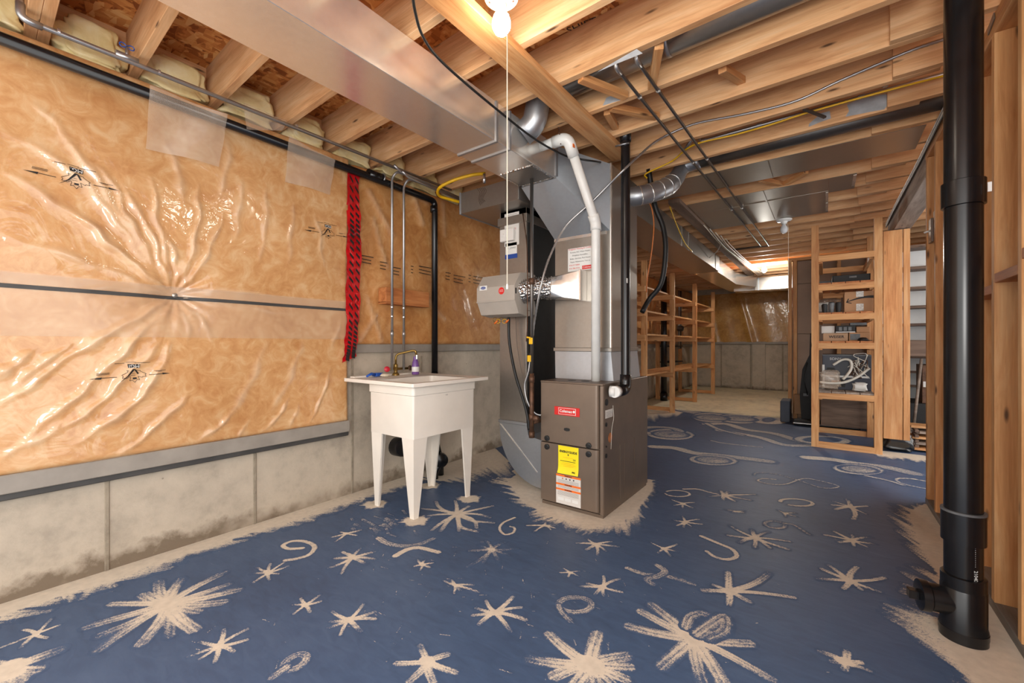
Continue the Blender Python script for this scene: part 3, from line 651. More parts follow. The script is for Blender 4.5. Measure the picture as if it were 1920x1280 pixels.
grid_blanket('film_face', BX, -1.1, YE, 0.545, 2.43, 360, 230, 'insul', blk, relief)
box('backing', WX+0.001, BX-0.04, -1.1, YE-0.005, 0.50, 2.42, 'insul2', blk)
box('bottom_strip', BX-0.06, BX+0.004, -1.1, YE, 0.475, 0.555, 'strip', blk, 0.004)
box('bottom_edge', BX-0.06, BX-0.012, -1.1, YE, 0.445, 0.475, 'stripdark', blk, 0.004)
# milky overlap of the film and the dark seam behind it
def decal_strip(name, z0, z1, y0, y1, off, mat, ny=150, nz=10):
    ys, zs = np.linspace(y0, y1, ny), np.linspace(z0, z1, nz); Y, Z = np.meshgrid(ys, zs, indexing='ij'); D, _ = relief(Y, Z)
    v = np.stack([BX+D+off, Y, Z], -1).reshape(-1, 3); idx = np.arange(ny*nz).reshape(ny, nz)
    f = np.stack([idx[:-1, :-1], idx[1:, :-1], idx[1:, 1:], idx[:-1, 1:]], -1).reshape(-1, 4)
    return mk(name, v.tolist(), f.tolist(), mat, blk, True, fix=False)
decal_strip('film_overlap', 1.135, 1.40, -1.05, YE-0.02, 0.004, 'filmgrey', 200, 24)
decal_strip('seam_band', 1.355, 1.405, -1.05, YE-0.02, 0.007, 'filmgrey', 200, 6)
decal_strip('seam_line', 1.335, 1.353, -1.05, YE-0.02, 0.006, 'stripdark', 200, 4)
lathe('washer_nail', [(0.012, 0), (0.012, 0.003), (0.004, 0.006)], (BX-0.02, PIN[0], PIN[1]), (1, 0, 0), 'galvd', blk, 12)
# printed marks on the film
LOGO = dict(lines=[((650, 675), (355, 692), 13), ((1265, 622), (1545, 598), 13)],
    polys=[[(140, 715), (375, 672), (360, 725)], [(1720, 590), (1540, 573), (1548, 618)], [(690, 805), (840, 650), (950, 470), (1000, 470), (870, 655)], [(975, 480), (1012, 480), (1070, 590), (1040, 605)], [(860, 345), (1095, 345), (1085, 440), (865, 440)], [(945, 690), (1020, 685), (1022, 730), (945, 735)]],
    leaf=[(880, 515), (835, 510), (860, 545), (735, 630), (760, 655), (740, 705), (800, 700), (830, 715), (890, 660), (905, 690), (885, 775), (935, 755), (985, 815), (1025, 745), (1080, 750), (1050, 655), (1130, 690), (1140, 665), (1210, 665), (1190, 620), (1215, 595), (1095, 525), (1095, 500), (1020, 505)],
    small=[((615, 335), (800, 322), 10), ((830, 300), (1020, 290), 8), ((1000, 312), (1310, 296), 10), ((280, 580), (520, 560), 8), ((280, 600), (520, 580), 8), ((275, 620), (515, 600), 8), ((1370, 520), (1620, 500), 8), ((1400, 535), (1530, 525), 8), ((930, 590), (990, 588), 8), ((900, 636), (1000, 630), 8)])
def logo(pl, pr, parent, fun=relief, x=BX):
    a, b = yz(*pl, x), yz(*pr, x); ux, uy = b[0]-a[0], b[1]-a[1]; W_ = math.hypot(ux, uy); ux, uy = ux/W_, uy/W_
    mx, my = (a[0]+b[0])/2, (a[1]+b[1])/2
    def T(p):
        u = (p[0]-930)/1580*W_; v = -(p[1]-(652.5-(p[0]-930)*0.079))/1580*W_
        return mx+u*ux-v*uy, my+u*uy+v*ux
    def P3(q, off=0.004):
        D, _ = fun(np.array([q[0]]), np.array([q[1]])); return (x+float(D[0])+off, q[0], q[1])
    v, f = [], []
    def quad(p, q, wd):
        dx, dy = q[0]-p[0], q[1]-p[1]; L = math.hypot(dx, dy); nx, ny = -dy/L*wd/2, dx/L*wd/2; n = 5; b0 = len(v)
        for i in range(n):
            s = i/(n-1); c_ = (p[0]+dx*s, p[1]+dy*s); v.extend([P3(T((c_[0]+nx, c_[1]+ny))), P3(T((c_[0]-nx, c_[1]-ny)))])
        for i in range(n-1): f.append((b0+2*i, b0+2*i+1, b0+2*i+3, b0+2*i+2))
    for p, q, wd in LOGO['lines']+LOGO['small']: quad(p, q, wd)
    for pl_ in LOGO['polys']:
        b0 = len(v); v.extend([P3(T(p), 0.005) for p in pl_]); f.append(tuple(range(b0, b0+len(pl_))))
    lf = LOGO['leaf']
    for i in range(len(lf)-1): quad(lf[i], lf[i+1], 9)
    mk('printed_mark', v, f, 'ink', parent, fix=False)
    c_ = T((977, 393)); p3 = P3(c_, 0.008)
    an = math.atan2(uy, ux)
    R = Matrix(((0, 0, 1), (1, 0, 0), (0, 1, 0))).to_4x4()      # text plane faces +X, text x along +Y
    text('printed_letters', 'MGI', 0.05, Matrix.Translation(p3) @ Matrix.Rotation(an, 4, 'X') @ R @ Matrix.Rotation(math.pi, 4, 'Z'), 'paper', parent, width=W_*0.125)
logo((42, 318), (222, 357), blk); logo((165, 711), (318, 699), blk); logo((569, 431), (651, 445), blk)
logo((625, 677), (705, 672), blk) if False else None
# loose clear patches hanging over the top pipe
def sheet(name, corners, mat, parent, n=14, amp=0.008, seed=0):
    a, b, c_, d = [Vector(q) for q in corners]; v, f = [], []; rnd = random.Random(seed); ph = rnd.uniform(0, 6)
    for i in range(n):
        for j in range(n):
            s, t = i/(n-1), j/(n-1); p = a.lerp(b, s).lerp(d.lerp(c_, s), t)
            p += Vector((amp*math.sin(s*7+ph+t*3)+amp*0.6*math.sin(t*9-s*4+ph), 0, 0)); v.append(p)
    for i in range(n-1):
        for j in range(n-1): f.append((i*n+j, (i+1)*n+j, (i+1)*n+j+1, i*n+j+1))
    return mk(name, v, f, mat, parent, True, fix=False)
fx = -2.61
s1 = sheet('plastic_sheet', [PX(fx, 280, 160), PX(fx, 426, 215), PX(BX+.03, 412, 312), PX(BX+.03, 274, 278)], 'film', None, seed=1)
tag(s1, 'square clear plastic patch draped over black pipe, below the roof of joists', 'plastic sheet')
s2 = sheet('plastic_sheet', [PX(-2.627, 455, 185), PX(-2.627, 545, 205), PX(-2.627, 530, 245), PX(-2.627, 462, 243)], 'film', None, seed=2, amp=0.004)
for v_ in s2.data.vertices: v_.co.z = min(v_.co.z, JZ-0.002)
tag(s2, 'crumpled clear plastic scrap tucked behind the steel pipe', 'plastic sheet')
s3 = sheet('plastic_sheet', [PX(fx, 540, 255), PX(fx, 628, 300), PX(BX+.03, 620, 365), PX(BX+.03, 536, 340)], 'film', None, seed=3)
tag(s3, 'clear plastic patch over black pipe beside the red tape', 'plastic sheet')

# second run of insulation, higher on the wall, past the red tape
def relief2(Y, Z):
    D = lumps(Y*1.7, Z*1.3, 1.0); lift = np.zeros_like(Y)
    for (c_, w_, h_) in CR2:
        (ax, ay), (bx, by) = c_; dx, dy = bx-ax, by-ay; t = ((Y-ax)*dx+(Z-ay)*dy)/(dx*dx+dy*dy); tc = np.clip(t, 0, 1)
        d = np.hypot(Y-(ax+tc*dx), Z-(ay+tc*dy)); sd = np.exp(-(d/w_)**2); D = D+sd*h_; lift = np.maximum(lift, sd*0.7)
    return D, lift
CR2 = []
for (c_, w_, h_) in (((690, 360, 735, 440), .02, .014), ((700, 410, 725, 500), .015, .012), ((690, 560, 715, 640), .015, .014), ((675, 640, 705, 590), .014, .012), ((770, 350, 790, 420), .02, .014), ((720, 330, 800, 380), .02, .012), ((830, 380, 835, 440), .02, .010), ((800, 560, 830, 600), .02, .008)):
    CR2.append((((yz(c_[0], c_[1], -2.755)), (yz(c_[2], c_[3], -2.755))), w_, h_))
CR2 += [(((y, 1.2), (y+0.5, 2.2)), 0.05, 0.02) for y in (4.2, 5.6, 7.1, 8.3, 9.6)]
bl2 = thing('insulation_blanket', 'brown insulation blanket under film above the laundry sink and beyond it', 'insulation', (-2.76, 4.0, 1.05))
grid_blanket('film_face', -2.755, YE+0.03, YB-0.05, 1.09, 2.42, 420, 90, 'insul2', bl2, relief2)
box('bottom_strip', -2.80, -2.765, YE+0.03, YB-0.05, 1.035, 1.10, 'strip', bl2, 0.004)
v, f = [], []
for (u0, y_, ln) in ((678, 478, 22), (712, 490, 14), (735, 500, 16), (770, 498, 5), (785, 498, 28), (835, 510, 10), (850, 515, 22), (878, 515, 5), (887, 517, 22)):   # lines of print
    for k in range(3):
        a, b = yz(u0, y_+k*6, -2.725), yz(u0+ln*(1 if k < 1 else 0.8), y_+k*6+ln*0.18, -2.725); b0 = len(v); h_ = 0.006
        v += [(-2.722, a[0], a[1]), (-2.722, b[0], b[1]), (-2.722, b[0], b[1]-h_), (-2.722, a[0], a[1]-h_)]; f.append((b0, b0+1, b0+2, b0+3))
mk('printed_lines', v, f, 'ink', bl2, fix=False, kind='stuff')
bl3 = thing('insulation_blanket', 'golden insulation under glossy film on the far end wall', 'insulation', (-1.5, YB-0.03, 1.15))
nx_, nz_ = 120, 50; v, f = [], []
for i in range(nx_):
    for j in range(nz_):
        x_ = -2.75+2.75*i/(nx_-1); z_ = 1.15+1.2*j/(nz_-1); v.append((x_, YB-0.05-0.012*abs(math.sin(x_*3.1+z_))-0.03*math.exp(-((x_+1.55+0.25*(z_-1.7))/0.07)**2)-0.02*math.exp(-((x_+2.3+0.2*(z_-1.7))/0.06)**2)-0.004*math.sin(x_*14+z_*3), z_))
for i in range(nx_-1):
    for j in range(nz_-1): f.append((i*nz_+j, (i+1)*nz_+j, (i+1)*nz_+j+1, i*nz_+j+1))
mk('film_face', v, f, 'insul3', bl3, True)
box('bottom_strip', -2.75, 0.0, YB-0.06, YB-0.01, 1.10, 1.16, 'strip', bl3, 0.004)

# red sheathing tape over the joint, printed with dark flashes
rt = thing('red_sheathing_tape', 'glossy red tape strip with black print down the film joint', 'tape', (BX, YE, 1.0))
L_ = [(650, 310), (651, 400), (651, 450), (649, 520), (649, 600), (646, 650), (642, 680)]; R_ = [(673, 320), (675, 400), (677, 450), (676, 520), (673, 600), (670, 640), (667, 668)]
n_ = 60; Lc = catmull([PX(BX+.025, *q) for q in L_], 10); Rc = catmull([PX(BX+.025, *q) for q in R_], 10); v, f = [], []
for i in range(len(Lc)):
    for j in range(5):
        s = j/4; p = Lc[i].lerp(Rc[i], s); p.x += 0.008*math.sin(i*0.5+s*2)+0.005*math.sin(i*1.3); v.append(p)
for i in range(len(Lc)-1):
    for j in range(4): f.append((i*5+j, i*5+j+1, (i+1)*5+j+1, (i+1)*5+j))
mk('tape_strip', v, f, 'redtape', rt, True, fix=False)
v, f = [], []
for i in range(2, len(Lc)-2, 2):
    for off in (0.12, 0.55):
        a = Lc[i].lerp(Rc[i], off); b = Lc[i+1].lerp(Rc[i+1], off+0.28); b0 = len(v); q = Vector((0, 0.0, 0.022))
        for p in (a+q*0.5, b+q*0.2, b-q*0.8, a-q*0.4): v.append(p+Vector((0.016, 0, 0)))
        f.append((b0, b0+1, b0+2, b0+3))
mk('printed_flash', v, f, 'ink', rt, fix=False)

# yellow wool stuffed between the joist ends
def rest(o, z):
    lo = min(v.co.z for v in o.data.vertices)
    for v in o.data.vertices: v.co.z += z-0.001-lo
    return o
def lump(name, c_, rx, ry, rz, mat, seed, label, group):
    bm = bmesh.new(); bmesh.ops.create_icosphere(bm, subdivisions=4, radius=1); rnd = random.Random(seed); ph = [rnd.uniform(0, 6) for _ in range(6)]
    for vv in bm.verts:
        n = vv.co.copy(); k = 1+0.12*math.sin(n.y*5+ph[0])+0.09*math.sin(n.z*7+n.x*3+ph[1])+0.05*math.sin(n.y*13+n.z*9+ph[2])
        q = [math.copysign(abs(t)**0.42, t) for t in n]; vv.co = Vector((c_[0]+q[0]*rx*k, c_[1]+q[1]*ry*k, c_[2]+q[2]*rz*k))
    return tag(from_bm(name, bm, mat, None, True), label, 'insulation', group)
for k in range(-6, 14):
    y0, y1 = JY(k, -2.8)+0.038, JY(k+1, -2.8)
    if k == -4: y0 += 0.04
    lump('insulation_wool', (-2.83, (y0+y1)/2, 2.53+0.015*math.sin(k*2.1)), 0.055, (y1-y0)/2*0.9, 0.095, 'fluff', k, 'pale yellow wool stuffed between joist ends above the black pipe', 'wool tufts between joist ends')

# ================================================================ PIPES ON THE LEFT WALL
bp = thing('black_drain_pipe', 'black plastic drain pipe along the wall top, turning down behind the sink', 'pipe', (-2.68, 2.4, 0.0))
a, b = PX(-2.67, 0, 78), PX(-2.67, 815, 372); zt = (a.z+b.z)/2
yc = b.y
tube('pipe', fillet([(-2.67, -1.1, zt+0.012), (-2.67, yc, zt-0.012), (-2.67, yc, 0.85)], 0.05), 0.026, 'abs', bp, 16)
tube('coupling', [PX(-2.67, 690, 325), PX(-2.67, 718, 335)], 0.033, 'abs', bp, 16)
tube('elbow_socket', [(-2.67, yc-0.01, zt-0.06), (-2.67, yc-0.01, zt-0.11)], 0.031, 'abs', bp, 16)
for px_ in (706,):
    tube('hanger_ring', [PX(-2.67, px_+10, 333), PX(-2.67, px_+12, 334)], 0.036, 'steelpipe', bp, 16)
tube('lower_pipe', fillet([(-2.67, yc, 0.86), (-2.67, yc, 0.30), (-2.60, yc, 0.12), (-2.60, yc, 0.0)], 0.05), 0.028, 'abs', bp, 14)
sp = thing('steel_water_pipe', 'grey steel water pipe clipped under the joists along the wall', 'pipe', (-2.62, 1.0, 2.4))
q = [PX(-2.60, 82, 28), PX(-2.60, 84, 52), PX(-2.60, 860, 362)]
q[1].y = min(q[1].y, JY(-4, -2.6)-0.018)
tube('pipe', fillet([(-2.60, q[1].y, 2.55), (-2.60, q[1].y, q[1].z), (-2.60, 2.60, q[2].z+0.0)], 0.04), 0.011, 'steelpipe', sp, 10)
tube('elbow', fillet([(-2.60, q[1].y, q[1].z+0.06), (-2.60, q[1].y, q[1].z), (-2.60, q[1].y+0.06, q[1].z-0.002)], 0.03), 0.0145, 'steelpipe', sp, 10)
for px_, py_ in ((110, 60), (298, 136), (556, 237)):
    c_ = PX(-2.60, px_, py_); lathe('pipe_clip', [(0.0135, -0.004), (0.0135, 0.004)], c_, (0, 1, 0), 'chrome', sp, 14)
c_ = PX(-2.60, 238, 108); tube('valve_body', [c_-Vector((0, .04, 0)), c_+Vector((0, .04, 0))], 0.016, 'steelpipe', sp, 10); tube('valve_stem', [c_, c_+Vector((0, 0, .05))], 0.006, 'steelpipe', sp, 8)
hnd = [c_+Vector((0, 0.026*math.cos(t)*abs(math.cos(t))**0.3, 0.052+0.010*math.sin(2*t))) for t in np.linspace(0, 2*math.pi, 22)]
tube('valve_handle', hnd, 0.0025, 'blue', sp, 6)
for i, (px_, lab) in enumerate(((735, 'hot'), (757, 'cold'))):
    x_ = -2.631; top = PX(x_, px_, 330 if i == 0 else 345); bot = PX(x_, px_-3 if i == 0 else px_-3, 690)
    yy = top.y; g = thing('water_riser', ('vertical steel water pipe nearer the red tape, dropping to the sink faucet', 'vertical steel water pipe nearer the black drain, dropping to the sink faucet')[i], 'pipe', (x_, yy, 0.87))
    zz = top.z; up_ = [(-2.60, yy+0.22, 2.415-0.02*i), (-2.60, yy+0.02, 2.405-0.02*i), (x_, yy, 2.36-0.03*i), (x_, yy, 0.90)]
    tube('pipe', fillet(up_, 0.035), 0.0095, 'steelpipe', g, 10)
    for z_ in (1.31, 1.38): lathe('pipe_clip', [(0.0125, -0.004), (0.0125, 0.004)], (x_, yy, z_), (0, 0, 1), 'chrome', g, 12)
    tube('coupling', [(x_, yy, 1.16), (x_, yy, 1.2)], 0.0125, 'steelpipe', g, 10)
for i, (dz, y1) in enumerate(((0.0, 2.75), (-0.035, 2.75))):
    t_ = tube('water_branch_pipe', fillet([(-2.57+0.03*i, 1.98+0.05*i, 2.43+dz), (-2.57+0.03*i, 2.04+0.05*i, 2.40+dz), (-2.57+0.03*i, y1, 2.38+dz)], 0.03), 0.0095, 'steelpipe', None, 10)
    tag(t_, 'thin steel branch pipe running from the risers to the return duct', 'pipe', 'branch pipes above the sink')
# mounting block behind the risers
a, b = PX(-2.72, 712, 545), PX(-2.72, 793, 583)
wb = thing('pipe_mounting_board', 'short reddish plank behind the two water risers', 'board', (-2.73, a.y, b.z))
board('plank', (-2.69, a.y, (a.z+b.z)/2+0.03), (-2.69, b.y, (a.z+b.z)/2+0.03), 0.094, (a.z-b.z)*0.9, 'redpine', wb)
board('ledge', (-2.69, a.y, b.z+0.035), (-2.69, b.y, b.z+0.035), 0.097, 0.016, 'redpine', wb)
# drain clean-outs under the sink
c1 = thing('floor_drain_cleanout', 'black round clean-out cap on the wall under the sink', 'pipe fitting', (-2.72, 2.0, 0.3))
c_ = PX(-2.70, 755, 838); lathe('cap', [(0.075, -0.10), (0.075, 0.0), (0.068, 0.012), (0.03, 0.02), (0.0, 0.02)], c_, (1, -0.15, 0.1), 'abs', c1, 20)
box('sticker', c_.x+0.022, c_.x+0.026, c_.y+0.015, c_.y+0.03, c_.z-0.05, c_.z-0.015, 'label', c1)
c2 = thing('drain_trap', 'black drain trap standing on the floor behind the sink legs', 'pipe fitting', (-2.55, 2.35, 0.0))
c_ = PX(-2.52, 826, 862); lathe('trap_body', [(0.055, -0.05), (0.06, 0.0), (0.055, 0.03), (0.02, 0.045)], c_, (0.9, -0.4, 0), 'abs', c2, 18)
tube('trap_arm', [c_+Vector((-0.03, 0, 0.03)), c_+Vector((-0.06, 0.0, 0.16)), c_+Vector((-0.06, 0, 0.3))], 0.022, 'abs', c2, 12)
q = PZ(0.0, 816, 897); tube('trap_foot', [(q.x, q.y, 0.0), (q.x, q.y, 0.05), tuple(c_)], 0.026, 'abs', c2, 12)

# ================================================================ LAUNDRY SINK
sk = thing('laundry_sink', 'white plastic laundry tub on four tapered legs against the concrete wall', 'sink', (-2.27, 1.98, 0))
x0, x1, y0, y1, zt, zb = -2.50, -2.035, 1.71, 2.29, 0.835, 0.505
def ring(xa, xb, ya, yb, z, r, n=4):
    pts = []
    for (cx_, cy_, a0) in ((xb-r, yb-r, 0), (xa+r, yb-r, 90), (xa+r, ya+r, 180), (xb-r, ya+r, 270)):
        for k in range(n+1):
            a = math.radians(a0+90*k/n); pts.append(Vector((cx_+r*math.cos(a), cy_+r*math.sin(a), z)))
    return pts
def skin(name, rings, mat, parent, cap0=False, cap1=False, smooth=True):
    n = len(rings[0]); v = [p for r_ in rings for p in r_]; f = []
    for i in range(len(rings)-1):
        for k in range(n): f.append((i*n+k, i*n+(k+1) % n, (i+1)*n+(k+1) % n, (i+1)*n+k))
    if cap0: f.append(tuple(range(n)))
    if cap1: f.append(tuple((len(rings)-1)*n+k for k in range(n)))
    o = mk(name, v, f, mat, parent, smooth)
    try: o.data.set_sharp_from_angle(angle=math.radians(35))
    except Exception: pass
    return o
skin('tub', [ring(x0, x1, y0, y1, zt, .02), ring(x0, x1, y0, y1, zt-.055, .02), ring(x0+.008, x1-.008, y0+.008, y1-.008, zt-.06, .014), ring(x0+.012, x1-.012, y0+.012, y1-.012, zb, .008),
             ring(x0+.04, x1-.04, y0+.04, y1-.04, zb+.012, .03), ring(x0+.03, x1-.03, y0+.03, y1-.03, zt+.02, .03)], 'sink', sk)
box('tub_floor', x0+.045, x1-.045, y0+.04, y1-.04, zb+.004, zb+.012, 'sink', sk)
RX0, RX1, RY0, RY1 = -2.725, -1.985, 1.665, 2.375
skin('rim', [ring(x0+.03, x1-.03, y0+.03, y1-.03, zt+.022, .03), ring(RX0, RX1, RY0, RY1, zt+.026, .012), ring(RX0, RX1, RY0, RY1, zt+.004, .012), ring(RX0+.01, RX1-.01, RY0+.01, RY1-.01, zt, .012), ring(x0, x1, y0, y1, zt, .02)], 'sink', sk)
box('back_ledge', RX0, RX0+.05, RY0+.05, RY1-.05, zt+.02, zt+.036, 'sink', sk, .003)
for (lx, ly, sx, sy) in ((x0+.019, y0+.019, 1, 1), (x1-.019, y0+.019, -1, 1), (x0+.019, y1-.019, 1, -1), (x1-.019, y1-.019, -1, -1)):
    t_, th = 0.115, 0.012      # tapered L-section leg
    def Lsec(c_, s_, z_): 
        p = [(0, 0), (s_, 0), (s_, th), (th, th), (th, s_), (0, s_)]
        return [Vector((c_[0]+sx*q[0], c_[1]+sy*q[1], z_)) for q in p]
    skin('leg', [Lsec((lx-sx*.004, ly-sy*.004), t_, zb+.012), Lsec((lx+sx*.012, ly+sy*.012), .038, 0.0)], 'sink', sk, True, True, False)
p = PY(y0+.008, 835, 731)
text('maker_mark', '==', 0.02, at((x1-.004, 2.0, 0.76), Matrix(((0, 0, 1), (1, 0, 0), (0, 1, 0))).to_4x4()), 'inkgrey', sk, width=0.02)
# faucet
fz = zt+.03; fx_, fy_ = -2.645, 2.02
fc = thing('brass_faucet', 'tarnished brass swing faucet at the back of the laundry tub', 'faucet', (fx_, fy_, fz))
b0 = PX(fx_, 742, 690); fy_ = b0.y
lathe('base', [(0.028, -0.004), (0.026, 0.008), (0.014, 0.02), (0.013, 0.05), (0.017, 0.055), (0.017, 0.075), (0.011, 0.085)], (fx_, fy_, fz), (0, 0, 1), 'brass', fc, 16)
e0 = PX(fx_+.10, 783, 672); 
tube('spout', fillet([(fx_, fy_, fz+.08), (fx_, fy_, fz+.155), (fx_+.09, fy_+.085, fz+.185), (fx_+.11, fy_+.10, fz+.185), (fx_+.115, fy_+.11, fz+.14)], 0.03), 0.0085, 'brass', fc, 10)
lathe('aerator', [(0.010, -0.02), (0.011, 0.012)], (fx_+.115, fy_+.11, fz+.14), (0, 0, 1), 'chrome', fc, 12)
tube('crossbar', [(fx_, fy_-.09, fz+.045), (fx_, fy_+.12, fz+.045)], 0.010, 'brass', fc, 10)
for i, (dy, mt) in enumerate(((-.09, 'redplastic'), (.12, 'iron'))):
    lathe('handle', [(0.008, 0), (0.02, 0.008), (0.022, 0.02), (0.014, 0.026)], (fx_+.005, fy_+dy, fz+.045), (1, -0.4 if i == 0 else 0.4, 0.2), mt, fc, 10)
# things on the rim
so = thing('soap_bottle', 'small purple bottle standing on the sink rim by the faucet', 'bottle', (0, 0, 0)); so.location = (-2.56, fy_+.17, fz); ORG[so.name] = Matrix.Translation(so.location)
sc_ = PX(-2.56, 779, 700); sx_, sy_ = -2.56, sc_.y
lathe('body', [(0.026, 0), (0.028, 0.005), (0.029, 0.06), (0.023, 0.10), (0.016, 0.115)], (sx_, sy_, fz), (0, 0, 1), 'purple', so, 16)
lathe('label_band', [(0.0295, 0.022), (0.0295, 0.06)], (sx_, sy_, fz), (0, 0, 1), 'label', so, 16)
lathe('cap', [(0.017, 0.115), (0.015, 0.14), (0.0, 0.142)], (sx_, sy_, fz), (0, 0, 1), 'purple', so, 14)
br = thing('scrub_brush', 'blue plastic scrubbing brush lying on the sink rim corner', 'brush', (-2.64, 1.78, fz))
p0, p1, p2 = PX(-2.615, 688, 704), PX(-2.64, 704, 700), PX(-2.648, 710, 698)
p0.z, p1.z, p2.z = fz+.006, fz+.012, fz+.012
tube('handle', [p0, p0.lerp(p1, .5)+Vector((0, 0, .012)), p1], [0.008, 0.010, 0.012], 'blue', br, 8)
board('head', p1-(p2-p1)*0.3, p2+(p2-p1)*0.6, 0.045, 0.024, 'blue', br)
sg = tag(lump('soap_bar', tuple(PZ(fz+.008, 722, 703)), 0.02, 0.03, 0.01, 'cream', 3, '', None), 'dried cream soap scrap on the sink rim beside the blue brush', 'soap')
if 'group' in sg: del sg['group']

# ================================================================ LAMPS
def lamp(name, p, bulb, label, r=0.066, cord=None, down=1.0):
    t = thing(name, label, 'lamp', p)
    lathe('porcelain_base', [(r, 0.0), (r, -0.008), (r*0.86, -0.017), (0.036, -0.022), (0.026, -0.040), (0.024, -0.050)], p, (0, 0, 1), 'porcelain', t, 28)
    lathe('socket_ring', [(0.0255, -0.040), (0.0255, -0.046)], p, (0, 0, 1), 'steelpipe', t, 20)
    for a in (0.6, 3.7): lathe('screw', [(0.005, -0.018), (0.004, -0.022)], (p[0]+r*.7*math.cos(a), p[1]+r*.7*math.sin(a), p[2]), (0, 0, 1), 'iron', t, 8)
    lathe('bulb', [(0.014, -0.050), (0.018, -0.060), (0.030, -0.078), (0.0365, -0.100), (0.035, -0.122), (0.025, -0.141), (0.011, -0.150), (0.0, -0.152)], p, (0, 0, 1), bulb, t, 24)
    if cord:
        tube('pull_cord', [(p[0]+.03, p[1]-.01, p[2]-.045), (p[0]+.041, p[1]-.016, p[2]-.10), (p[0]+.041, p[1]-.016, p[2]-cord)], 0.0022, 'cream', t, 6)
        lathe('cord_tip', [(0.0035, 0), (0.0045, 0.006), (0.003, 0.02)], (p[0]+.041, p[1]-.016, p[2]-cord-.01), (0, 0, 1), 'label', t, 8)
    return t
lp = PZ(JZ-0.001, 940, -6); lamp('ceiling_lamp', (lp.x, lp.y, JZ), 'bulb_on', 'lit bare bulb with long pull cord beside the flat strapping board', cord=1.14)
lq = PZ(JZ-0.01, 1470, 412); lamp('ceiling_lamp', (lq.x, lq.y, JZ-0.008), 'bulb_off', 'unlit frosted bulb on white holder beside the sheet-metal joist pans', r=0.075, cord=1.0)
lr = PZ(2.28, 1433, 514); lamp('ceiling_lamp', (lr.x, lr.y, JZ), 'bulb_far', 'lit bare bulb in the far storage area by the cross duct', cord=None)

# ================================================================ DUCTS
DT, DB = 2.458, 2.236
tr = thing('supply_trunk_duct', 'long shiny galvanised trunk duct hung under the joists along the ceiling', 'duct', (-1.62, 1.0, DB))
DX0, DX1, DYE = -1.772, -1.477, 2.51
box('trunk', DX0, DX1, -0.95, 1.83, DB, DT, 'galv', tr, 0.002)
box('end_section', DX0, DX1, 1.835, DYE, DB, DT, 'galv', tr, 0.002)
for y in (1.833, 1.955): 
    bm = bmesh.new(); add_box(bm, DX1, DX1+.007, y-.008, y+.008, DB, DT); add_box(bm, DX0, DX1+.007, y-.008, y+.008, DB-.007, DB); from_bm('drive_cleat', bm, 'galv2', tr)
box('drive_cleat', DX1, DX1+.008, 2.47, 2.50, DB+.01, DT, 'galv2', tr, .002)
for (xa, xb, ya, yb) in ((DX0+.02, DX1-.02, 2.21, 2.225), (DX0+.02, DX1-.02, 2.46, 2.475), (DX0+.01, DX0+.025, 2.21, 2.475), (DX1-.025, DX1-.01, 2.21, 2.475)):
    box('foil_tape', xa, xb, ya, yb, DB-.004, DB+.001, 'foil', tr, .001)
box('cover_plate', DX0+.025, DX1-.025, 2.225, 2.46, DB-.002, DB+.001, 'galvd', tr)
box('hanger_strap', DX0-.004, DX0-.001, 0.28, 0.31, DB-.003, DT, 'galv2', tr); box('hanger_strap', DX0-.004, DX1+.004, 0.28, 0.31, DB-.006, DB-.003, 'galv2', tr)
# furnace plenum and offset transition
PX0, PX1, PY0, PY1 = -1.615, -1.175, 2.70, 3.20
pl = thing('furnace_plenum', 'tall galvanised plenum rising from the furnace to the trunk duct', 'duct', (-1.4, 2.95, 0.85))
box('plenum_box', PX0, PX1, PY0, PY1, 1.06, 2.335, 'galvd', pl, 0.002)
hexa('base_flare', [(PX0+.01, PY0-.01, 0.85), (PX1+.025, PY0-.01, 0.85), (PX1+.025, PY1, 0.85), (PX0+.01, PY1, 0.85)], [(PX0, PY0, 1.06), (PX1, PY0, 1.06), (PX1, PY1, 1.06), (PX0, PY1, 1.06)], 'galv2', pl)
box('flange', PX0-.008, PX1+.012, PY0-.012, PY1, 1.048, 1.075, 'galvd', pl, .003)
hexa('offset_transition', [(DX0, DYE-.02, DB), (DX1, DYE-.02, DB), (DX1, DYE-.02, DT-.001), (DX0, DYE-.02, DT-.001)], [(PX0, PY0+.004, 1.87), (PX1, PY0+.004, 1.87), (PX1, PY0+.004, 2.33), (PX0, PY0+.004, 2.33)], 'galvblue', pl)
box('lower_lip', PX0-.004, PX1-.03, PY0-.007, PY0+.002, 1.855, 1.88, 'galv', pl, .002)
box('corner_seam', PX1-.004, PX1+.006, PY0-.005, PY0+.012, 1.07, 2.335, 'galv', pl, .001)
a, b = PY(PY0-.003, 1065, 471), PY(PY0-.003, 1112, 503)
wl = box('company_label', a.x, b.x, PY0-.004, PY0-.0005, b.z-.005, a.z+.015, 'label', pl)
cw = (a.x+b.x)/2; W_ = b.x-a.x
for i, (s, mt, ww) in enumerate((('Kingston Heating & Cooling', 'red', .92), ('Furnace, A/C, Water Heater,', 'ink', .8), ('Fireplace, Humidifier,', 'ink', .62), ('Boiler, Gas Line, Pool Heater', 'ink', .82), ('Repair, Maintenance, Tune-up', 'ink', .78), ('416-317-0004', 'red', .42), ('416-786-5754', 'red', .42))):
    z_ = a.z+.008-i*(a.z-b.z+.02)/7.2; text('label_print', s, .01, at((cw if i < 5 else a.x+W_*.27, PY0-.0052, z_)), mt, wl, width=W_*ww)
box('badge', a.x+W_*.58, b.x-W_*.02, PY0-.006, PY0-.003, b.z+.002, b.z+.028, 'red', wl)
text('badge_print', 'Coleman', .01, at((a.x+W_*.78, PY0-.0068, b.z+.015)), 'label', wl, width=W_*.34)
